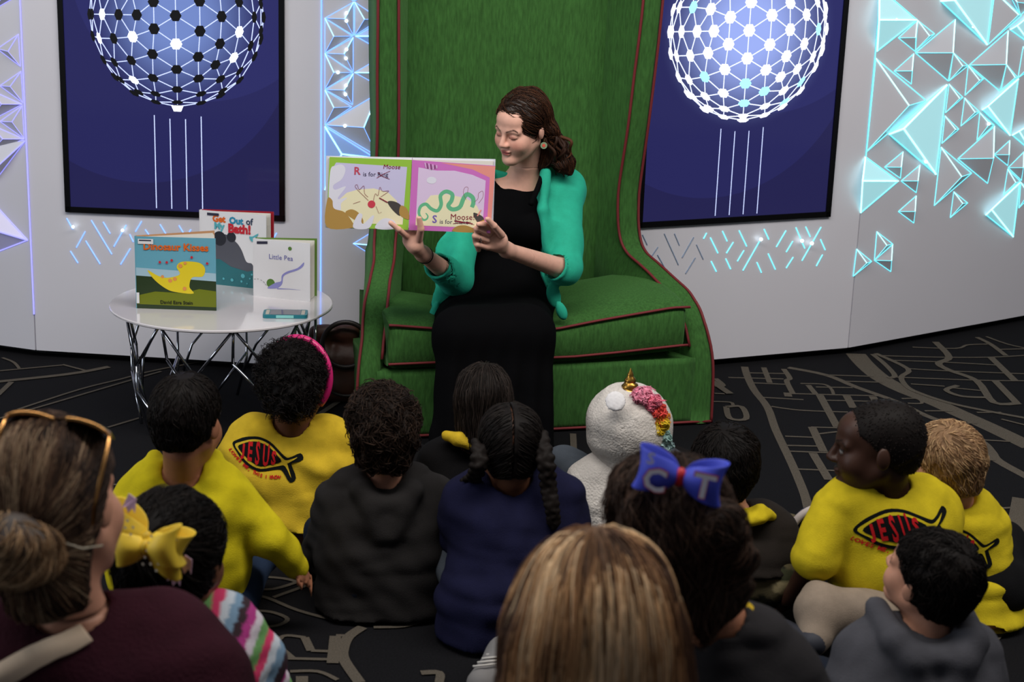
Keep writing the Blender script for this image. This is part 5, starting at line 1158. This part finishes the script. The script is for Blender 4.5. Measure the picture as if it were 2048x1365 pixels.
# 8 boy in the camouflage trousers
def camo(V):
    n = wrinkle(77, 1., 34)(V.astype(np.float32)); m_ = wrinkle(78, 1., 40)(V.astype(np.float32)); c = np.tile(lin((92, 84, 62)), (len(V), 1)); c[n > .45] = lin((40, 40, 32)); c[(m_ > .5)] = lin((60, 62, 44)); c[(n < -.75)] = lin((150, 138, 104)); return c
vc_cloth = mat('printed_cloth', (.5, .5, .5), .9, vcol=True, bump=.25, bscale=350, spec=.15)
k8 = person('boy with black hair in a dark jacket and camouflage trousers, behind the blue bow', (1447, 936, 3.92, .94, 176, 6, -4), [(1385, 1555, 1052, 3.90, .05), (1372, 1580, 1095, 3.90, .075), (1385, 1575, 1140, 3.88, .085), (1390, 1570, 1215, 3.86, .085)],
    [((1545, 1065, 3.9), (1575, 1130, 3.98), (1545, 1170, 4.1)), ((1390, 1065, 3.9), (1365, 1130, 3.98), (1390, 1170, 4.1))], 'light', fabric('dark_brown_fleece', (38, 33, 30)), 1., (1490, 1150, 3.8), vc_cloth, seed=28, pantcol=camo, collar=(yel2, .028))
cm8 = U([(el(at(1502, 1034, 3.84), (.05, .04, .022), Ry(-8)), .02), (rc(at(1520, 1018, 3.84), at(1545, 1034, 3.85), .016, .012), .02)]); sdfobj('collar', disp(cm8, wrinkle(3, .002, 60)), at(1478, 1030, 3.84) - .07, at(1530, 1018, 3.84) + .07, .006, yel2, k8.root)
hairdo(k8, cap_sdf(.011, -.068, .07, 10, .002), (17, 14, 13), DK, 2000, crown_dir(k8, (.02, .06, .11), .25, .3), .04, 5, .0011, (0, .004), .3, seed=10)

# 9 boy looking left in the yellow fish shirt
k9 = person('boy with close-cropped black hair looking left, in a yellow fish print shirt', (1752, 895, 3.70, .96, 256, 4, 0), [(1668, 1878, 1000, 3.72, .05), (1668, 1895, 1050, 3.72, .08), (1680, 1885, 1130, 3.72, .09), (1690, 1850, 1225, 3.74, .09)],
    [((1668, 1015, 3.70), (1628, 1120, 3.66), (1585, 1190, 3.76)), ((1870, 1015, 3.74), (1885, 1110, 3.84), (1850, 1170, 3.95))], 'dark', yel2, .40, (1750, 1238, 3.66), fabric('khaki', (136, 122, 108)), bodyyaw=30, seed=29, wr=.004, collar=(yel2, .012),
    legs=[(flo(1760, 1240, .09), flo(1640, 1215, .13), flo(1625, 1290, .07)), (flo(1790, 1200, .09), at(1700, 1110, 3.9), at(1650, 1075, 4.0))])
fish_print(k9, at(1727, 1073, 3.6), A(.92, .30, .20), A(-.22, 0, .97), .225, yel2)
hairdo(k9, cap_sdf(.0035, -.06, .066, 12, .0006), (22, 18, 17), [(24, 19, 18), (34, 27, 25)], 1800, crown_dir(k9), .007, 3, .0009, (0, .002), .5, seed=12, h=.0055)
sp9 = [at(1574, 1070, 3.97), at(1594, 1040, 3.97), at(1618, 1022, 3.97), at(1655, 1010, 3.97)]
V, F = tube(catmull(sp9, 6), .011, 8); newmesh('sneaker_sole', V, F, mat('sole_white', (190, 180, 176), .7), k9.root)
sdfobj('sneaker', U([(rc(at(1590, 1078, 4.0), at(1625, 1050, 4.0), .034, .042), .02), (rc(at(1625, 1050, 4.0), at(1660, 1050, 4.0), .042, .042), .03)]), at(1600, 1060, 4.0) - .13, at(1640, 1050, 4.0) + .15, .008, mat('navy_canvas', (26, 32, 58), .85), k9.root)

# 10 blond boy
k10 = person('blond boy in a yellow fish print shirt at the right', (1890, 932, 3.85, .93, 198, 8, 6), [(1800, 1960, 1018, 3.84, .045), (1790, 1996, 1060, 3.84, .075), (1800, 2000, 1120, 3.84, .08), (1830, 2015, 1190, 3.82, .09), (1850, 2015, 1240, 3.80, .09)],
    [((1955, 1030, 3.84), (1985, 1110, 3.95), (1960, 1160, 4.1)), ((1805, 1030, 3.84), (1790, 1110, 3.95), (1800, 1160, 4.1))], 'light', yel2, .42, (1930, 1262, 3.7), fabric('black_cotton', (14, 14, 16)), seed=30, collar=(yel2, .01))
fish_print(k10, at(1858, 1078, 3.74), A(.98, -.1, -.08), A(.09, 0, .99), .182, yel2)
hairdo(k10, cap_sdf(.009, -.06, .07, 13, .0015), (128, 100, 74), [(176, 142, 104), (150, 118, 86), (196, 164, 124), (128, 98, 72)], 2800, crown_dir(k10, (.03, .06, .10), .2, .5), .035, 4, .0011, (0, .003), .3, seed=13)

# 11 boy in the grey hoodie, looking up
k11 = person('boy with short black hair in a grey hoodie looking up, front right', (1858, 1155, 3.0, .84, 214, -16, 6), [(1715, 1955, 1300, 3.0, .055), (1690, 1965, 1360, 2.98, .08), (1690, 1965, 1450, 2.98, .09)],
    [((1718, 1315, 3.0), (1680, 1420, 3.02), (1700, 1480, 3.15)), ((1950, 1315, 3.0), (1985, 1420, 3.02), (1960, 1480, 3.15))], 'light', fabric('grey_fleece', (74, 74, 80)), 1., None, fabric('navy_denim', (22, 28, 40)), seed=31, hood=hoodd(.085, .03))
hairdo(k11, cap_sdf(.011, -.062, .07, 14, .002), (20, 16, 15), DK, 2600, crown_dir(k11, (0, .06, .1), .15, .35), .038, 5, .001, (0, .004), .35, seed=14)

# 14 girl with the yellow bow
k14 = person('girl with black hair and a large yellow dotted bow, front left', (350, 1118, 2.72, 1.02, 156, 2, -4), [(255, 470, 1255, 2.72, .05), (245, 500, 1320, 2.70, .08), (250, 520, 1420, 2.70, .09)],
    [((460, 1262, 2.72), (520, 1320, 2.74), (548, 1372, 2.84)), ((262, 1270, 2.72), (235, 1370, 2.74), (260, 1430, 2.84))], 'brown', vc_cloth, 1., None, fabric('navy_denim', (22, 28, 40)), seed=34,
    shirtcol=lambda V: np.array([lin(c) for c in ((204, 196, 206), (110, 160, 96), (206, 62, 104), (196, 204, 214), (120, 150, 176), (58, 44, 50), (170, 60, 130))])[(np.floor((V[:, 0] * 1.0 - V[:, 2] * .5) / .019).astype(int)) % 7])
hairdo(k14, cap_sdf(.012, -.09, .07, 15, .002, 50, extra=[(rc((0, .05, 0), (0, .075, -.08), .075, .05), .03)]), (17, 14, 14), DK, 2600, crown_dir(k14, (.0, .09, .06), -.0, 0), .08, 5, .001, (0, .006), .2, .002, seed=15, low=.03)
def bow(root, c, ux, uy, sx, sy, colfn, material, knotm, puffy=.02, name='bow'):
    ux = ux / np.linalg.norm(ux); uy = uy - (uy @ ux) * ux; uy /= np.linalg.norm(uy); n = np.cross(ux, uy); n = n if n[1] < 0 else -n
    parts = []
    for sg in (-1, 1):
        for i in range(17):
            pass
        V = []; nu, nv = 22, 9
        for i in range(nu):
            t = i / (nu - 1) * 2 * math.pi; x = sg * sx * (.5 - .5 * math.cos(t)); d = puffy * math.sin(t) * (1 - .2 * math.cos(t)); wv = sy * (.30 + .70 * math.sin(t / 2) ** .8)
            for j in range(nv): v = j / (nv - 1) * 2 - 1; V.append(c + ux * (x + sg * .12 * sx * v * v) + uy * v * wv * .5 + n * (d + puffy * .5 + .10 * sy * math.cos(v * 2.2)))
        F = [(i * nv + j, (i + 1) * nv + j, (i + 1) * nv + j + 1, i * nv + j + 1) for i in range(nu - 1) for j in range(nv - 1)]
        V = np.array(V); o = newmesh('bow_loop', V, F, material, root, col=colfn(V, ux, uy, c) if colfn else None)
        so = o.modifiers.new('s', 'SOLIDIFY'); so.thickness = .0012; ss = o.modifiers.new('u', 'SUBSURF'); ss.levels = ss.render_levels = 1
    f = el(c + n * puffy * .8, (sx * .17, puffy * .6, sy * .22), np.stack([ux, n, uy], 1)); sdfobj('bow_knot', f, c + n * puffy * .8 - sx * .35, c + n * puffy * .8 + sx * .35, .004, knotm, root)
    return ux, uy, n
def dots(V, ux, uy, c):
    a = (V - c) @ ux; b = (V - c) @ uy; g = .016; r = np.floor(b / g); aa = (a + (r % 2) * g / 2) % g - g / 2; bb = b % g - g / 2
    col = np.tile(lin((226, 192, 44)), (len(V), 1)); col[np.hypot(aa, bb) < .0042] = (.85, .82, .7); return col
b14 = thing('hair_bow', 'yellow hair bow with white dots on the girl at front left', 'bow', at(310, 1080, 2.53)); rib = mat('ribbon', (.5, .5, .5), .55, vcol=True); pinkw = mat('ribbon_pink_white', (214, 176, 206), .6)
yel_rib = lambda V, ux, uy, c: np.tile(lin((240, 206, 60)), (len(V), 1))
uxb, uyb, nb_ = bow(b14, at(300, 1076, 2.545), at(385, 1112, 2.5) - at(235, 1040, 2.55), A(.15, 0, 1), .070, .090, yel_rib, rib, mat('ribbon_yellow', (206, 172, 36), .55), .024)
wd_ = mat('ribbon_dot', (236, 230, 206), .6); cc_ = at(300, 1076, 2.545)
bow(b14, at(304, 1088, 2.53), uxb + uyb * .45, uyb, .056, .07, yel_rib, rib, mat('ribbon_yellow', (206, 172, 36), .55), .026)
for sg in (-1, 1):
    for i in range(4):
        for j in range(-2, 3):
            x = sg * (.018 + .013 * i); y = (j + (i % 2) * .5) * .0135
            if abs(y) > .034: continue
            flatdecal('ribbon_dot', disc2((x, y), .0026, n=10), (cc_, uxb, uyb, nb_), .046 - .0002 * abs(y) * 1000 * .2 - .012 * (i == 3), wd_, b14)
for x, y, s_ in ((352, 1152, 1), (374, 1128, 1), (262, 1006, -1)):
    c0 = at(x, y, 2.535); Vt = np.array([c0 + uxb * a + uyb * b + nb_ * d for a, b, d in ((-.008, .014, 0), (.008, .012, .002), (.014, -.012, .004), (.007, -.006, .003), (.002, -.018, .003), (-.005, -.008, .003), (-.012, -.016, 0))]); o = newmesh('ribbon_tail', Vt, [(0, 1, 2, 3, 4, 5, 6)], pinkw, b14, smooth=False); so = o.modifiers.new('s', 'SOLIDIFY'); so.thickness = .0015

# 7 girl with the blue bow
k7 = person('girl with messy brown hair tied in a bun and a blue bow, centre right', (1335, 1068, 2.45, .98, 188, 6, 4), [(1385, 1535, 1286, 2.45, .045), (1335, 1600, 1352, 2.45, .07), (1310, 1620, 1440, 2.44, .09)],
    [((1550, 1330, 2.45), (1630, 1420, 2.5), (1600, 1480, 2.6)), ((1340, 1350, 2.45), (1300, 1440, 2.5), (1310, 1450, 2.6))], 'tan', fabric('dark_grey_knit', (46, 44, 46)), 1., None, fabric('navy_denim', (22, 28, 40)), seed=27, collar=(yel1, .03))
ex7 = [(rc((0, .06, 0), (.02, .075, -.10), .078, .05), .03)]
cap7 = disp(cap_sdf(.021, -.13, .07, 16, .004, 36, extra=ex7), wrinkle(17, .004, 60))
c7f, _ = hairdo(k7, cap7, (40, 30, 25), [(62, 46, 37), (46, 34, 28), (86, 64, 52), (54, 40, 33)], 3200, crown_dir(k7, (-.02, .0, .125), .6, .1), .09, 6, .001, (0, .008), .3, .004, seed=16, low=.06)
bn7 = at(1432, 1058, 2.34)
sdfobj('collar', el(at(1405, 1236, 2.395), (.04, .03, .012), Ry(-6)), at(1405, 1236, 2.395) - .06, at(1405, 1236, 2.395) + .06, .005, yel1, k7.root)
fbun = disp(U([(el(bn7, (.042, .04, .036)), .02), (rc(at(1400, 1050, 2.37), bn7, .035, .03), .02), (rc(bn7, at(1462, 1120, 2.36), .026, .028), .03), (rc(at(1455, 1110, 2.37), at(1452, 1190, 2.40), .034, .03), .03), (rc(at(1420, 1090, 2.38), at(1425, 1180, 2.40), .035, .03), .03)]), wrinkle(18, .004, 80))
o7, V7 = sdfobj('hair_bun', fbun, bn7 - A(.12, .1, .16), bn7 + A(.12, .12, .08), .005, MATS['hair_base_40_30_25'], k7.root)
strands('bun_strands', fbun, V7, 1000, lambda p: np.cross(p - bn7.astype(np.float32), np.array([.2, -1, .3], np.float32)) * 20 + np.array([0, 0, -.6], np.float32), .07, 6, o7, [(60, 45, 36), (44, 33, 27), (84, 62, 50)], width=.001, off=(0, .006), seed=17, jit=.4)
b7 = thing('hair_bow', 'blue hair bow with white letter marks and red knot on the messy bun girl', 'bow', at(1362, 950, 2.33))
blue = lambda V, ux, uy, c: np.tile(lin((70, 84, 216)), (len(V), 1)); cb = at(1362, 948, 2.345)
ux7, uy7, n7 = bow(b7, cb, at(1430, 962, 2.33) - at(1292, 930, 2.36), A(0, 0, 1), .062, .072, blue, rib, mat('ribbon_red', (196, 30, 44), .5), .02)
mk = mat('ribbon_mark_white', (222, 222, 236), .6); mk2 = mat('ribbon_mark_red', (200, 60, 90), .6)
f7 = (cb, ux7, uy7, n7)
for sh_, mt_ in ((text2('C', .054, (-.036, -.008), bold=.002), mk2), (text2('C', .050, (-.036, -.008), bold=.0014), mk), (text2('T', .056, (.038, .0), bold=.0024), mk2), (text2('T', .053, (.038, .0), bold=.0014), mk), (text2('S', .026, (-.048, .026), bold=.0006), mk)):
    flatdecal('ribbon_mark', sh_, f7, .0395 if mt_ is mk else .0388, mt_, b7)

# 13 woman at the left with sunglasses on her head
k13 = person('woman at the left edge with streaked brown hair in a low bun and maroon sweater', (112, 1012, 2.30, 1.08, 158, 4, 12), [(-60, 405, 1304, 2.32, .07), (-100, 455, 1345, 2.30, .10), (-110, 480, 1430, 2.28, .12)],
    [((400, 1335, 2.3), (470, 1470, 2.34), (420, 1520, 2.5)), ((-70, 1310, 2.3), (-140, 1460, 2.34), (-90, 1520, 2.5))], 'light', fabric('maroon_knit', (52, 18, 30), bump=.6, bscale=180), 1., None, fabric('black_cotton', (14, 14, 16)), seed=33, neck_r=.05,
    legs=[(A(-.5, 2.3, .2), A(-.52, 2.5, .2), A(-.52, 2.2, .08)), (A(-.32, 2.3, .2), A(-.32, 2.5, .2), A(-.32, 2.2, .08))])
ST = [(40, 30, 26), (56, 41, 34), (74, 54, 42), (96, 72, 55), (128, 102, 80), (158, 134, 108)]
cap13 = cap_sdf(.016, -.135, .072, 18, .002, 40, extra=[(rc((0, .055, 0), (-.01, .06, -.1), .07, .052), .03)])
bun13 = at(34, 1108, 2.15)
b13 = bun13.astype(np.float32)
hairdo(k13, cap13, (48, 35, 28), ST, 4200, lambda p: (b13 - p) / (np.linalg.norm(b13 - p, axis=1)[:, None] + 1e-6), .11, 7, .0010, (0, .004), .10, seed=18, clump=70, low=.06)
fbn = disp(U([(el(bun13, (.05, .045, .058)), .02), (rc(bun13 + A(.03, .02, -.01), k13.hp(0, .10, -.04), .035, .04), .03)]), wrinkle(19, .003, 60))
o13, V13 = sdfobj('hair_bun', fbn, bun13 - .12, bun13 + .14, .005, mat('hair_base_52_38_30', (52, 38, 30), .55), k13.root)
strands('bun_strands', fbn, V13, 1100, lambda p: np.cross(p - b13, np.array([.25, -1, .2], np.float32)) * 9 + np.array([-.5, 0, -.7], np.float32), .09, 7, o13, [(176, 142, 106), (146, 114, 84), (116, 88, 64), (190, 158, 122)], width=.001, off=(0, .004), seed=19, jit=.2)
V, F = tube([at(100, 1078, 2.17), at(165, 1098, 2.165), at(205, 1092, 2.20)], .0014, 6); newmesh('hair_grip', V, F, mat('grip_clear', (190, 180, 160), .2), k13.root)
# sunglasses
sg_ = thing('sunglasses', 'gold framed sunglasses pushed up on the hair of the woman at left', 'sunglasses', at(110, 850, 2.22)); gold = mat('gold_rim', (190, 140, 84), .25, metal=1)
Yg = 2.27
for P in ([(15, 832), (40, 826), (75, 829), (108, 840)], [(132, 838), (160, 842), (190, 852), (212, 866)]):
    V, F = tube(catmull([at(x, y, Yg) for x, y in P], 6), .0042, 8); newmesh('frame', V, F, gold, sg_)
    Pl = catmull([at(x, y + 4, Yg) for x, y in P], 6); V = np.concatenate([Pl, Pl + A(0, .05, -.012), Pl + A(0, .085, -.035)]); n_ = len(Pl); F = [(i, i + 1, n_ + i + 1, n_ + i) for i in range(n_ - 1)] + [(n_ + i, n_ + i + 1, 2 * n_ + i + 1, 2 * n_ + i) for i in range(n_ - 1)]
    o = newmesh('lens', V, F, mat('lens_dark', (16, 14, 22), .08), sg_); so = o.modifiers.new('s', 'SOLIDIFY'); so.thickness = .0018
V, F = tube([at(108, 840, Yg), at(120, 838, Yg), at(132, 838, Yg)], .0028, 8); newmesh('bridge', V, F, mat('bridge_dark', (70, 52, 40), .3, metal=1), sg_)
for P in ([(216, 866, Yg), (218, 880, Yg - .02), (205, 940, Yg - .06), (192, 1000, Yg - .08), (186, 1050, Yg - .075)], [(14, 832, Yg), (8, 845, Yg - .02), (-10, 890, Yg - .05), (-22, 950, Yg - .07)]):
    V, F = tube(catmull([at(*q) for q in P], 6), .0034, 8); newmesh('temple_arm', V, F, gold, sg_)
# beige strap
stp = thing('bag_strap', 'beige bag strap across the back of the maroon sweater', 'strap', at(90, 1260, 2.15))
Pp = catmull([at(166, 1232, 2.20), at(130, 1250, 2.18), at(80, 1284, 2.17), at(0, 1348, 2.15), at(-60, 1400, 2.14), at(-120, 1470, 2.16), at(-150, 1540, 2.2)], 6).astype(np.float32)
for _ in range(12): Pp = Pp - grad(k13.shirtf, Pp, .004) * k13.shirtf(Pp)[:, None] * .8
Tn = np.gradient(Pp, axis=0); Tn /= np.linalg.norm(Tn, axis=1)[:, None]; G_ = grad(k13.shirtf, Pp, .004); Sd = np.cross(Tn, G_); Sd /= np.linalg.norm(Sd, axis=1)[:, None]; n_ = len(Pp)
V = np.concatenate([Pp + Sd * .019 + G_ * .006, Pp - Sd * .019 + G_ * .006]); F = [(i, i + 1, n_ + i + 1, n_ + i) for i in range(n_ - 1)]
o = newmesh('strap', V, F, mat('beige_webbing', (222, 198, 172), .7), stp); so = o.modifiers.new('s', 'SOLIDIFY'); so.thickness = .004; so.offset = 0

# 12 blonde woman in the middle foreground
k12 = person('blonde woman with straight streaked hair, front centre', (1185, 1280, 1.95, 1.10, 180, 10, 0), [(980, 1400, 1480, 1.97, .07), (950, 1430, 1550, 1.95, .10)],
    [((1400, 1510, 1.97), (1440, 1660, 2.0), (1390, 1690, 2.14)), ((980, 1510, 1.97), (930, 1660, 2.0), (990, 1690, 2.14))], 'light', fabric('dark_grey_knit', (46, 44, 46)), 1., None, fabric('black_cotton', (14, 14, 16)), seed=32, neck_r=.05,
    legs=[(A(.23, 1.98, .2), A(.22, 2.22, .2), A(.22, 1.9, .08)), (A(.40, 1.98, .2), A(.42, 2.22, .2), A(.42, 1.9, .08))])
BL = [(70, 48, 36), (96, 68, 49), (134, 96, 66), (176, 132, 92), (212, 170, 124), (236, 204, 164)]
ex12 = [(rc((0, .05, .0), (.0, .065, -.17), .09, .088), .03), (rc((-.06, .02, .0), (-.09, .03, -.17), .05, .045), .03), (rc((.06, .02, 0), (.09, .03, -.17), .05, .045), .03)]
cap12 = cap_sdf(.02, -.30, .075, 20, .002, 30, extra=ex12)
p12 = k12.hp(.0, .0, .12).astype(np.float32)
def d12(p):
    v = p - p12; v[:, 2] = 0; v /= np.linalg.norm(v, axis=1)[:, None] + 1e-5; t = np.clip((p12[2] - p[:, 2:3]) / .09, 0, 1); return v * (1 - t) * 1.1 + np.array([0, 0, -1], np.float32) * (.25 + t)
f12, o12 = hairdo(k12, cap12, (104, 78, 58), BL, 5200, d12, .16, 8, .0011, (0, .005), .05, seed=20, low=.18, clump=55)
# pale sneaker beside the blonde woman
sn = thing('sneaker', 'pale grey sneaker just left of the blonde woman', 'shoe', flo(965, 1350)); c0 = flo(968, 1345, .05)
sdfobj('upper', inter(U([(rc(c0 + A(.05, .06, .0), c0 + A(-.01, -.05, -.005), .042, .035), .03), (rc(c0 + A(.06, .08, .02), c0 + A(.05, .05, .03), .035), .03)]), plane((0, 0, -1), (0, 0, .016))), c0 - .13, c0 + .15, .006, mat('sneaker_grey', (112, 110, 110), .85), sn)
sdfobj('sole', inter(inter(U([(rc(c0 + A(.05, .06, .0), c0 + A(-.01, -.05, -.005), .046, .039), .03)]), plane((0, 0, 1), (0, 0, .022))), plane((0, 0, -1), (0, 0, .001))), c0 - .13, c0 + .15, .006, mat('sole_white', (190, 180, 176), .7), sn)
for i in range(4): V, F = tube([c0 + A(-.03 + .012 * i, -.04 + .02 * i, .034), c0 + A(.0 + .012 * i, -.045 + .02 * i, .040), c0 + A(.025 + .012 * i, -.03 + .02 * i, .036)], .0025, 6); newmesh('lace', V, F, mat('lace_white', (196, 192, 186), .8), sn)
for o in bpy.data.objects:
    if '_o' in o: del o['_o']
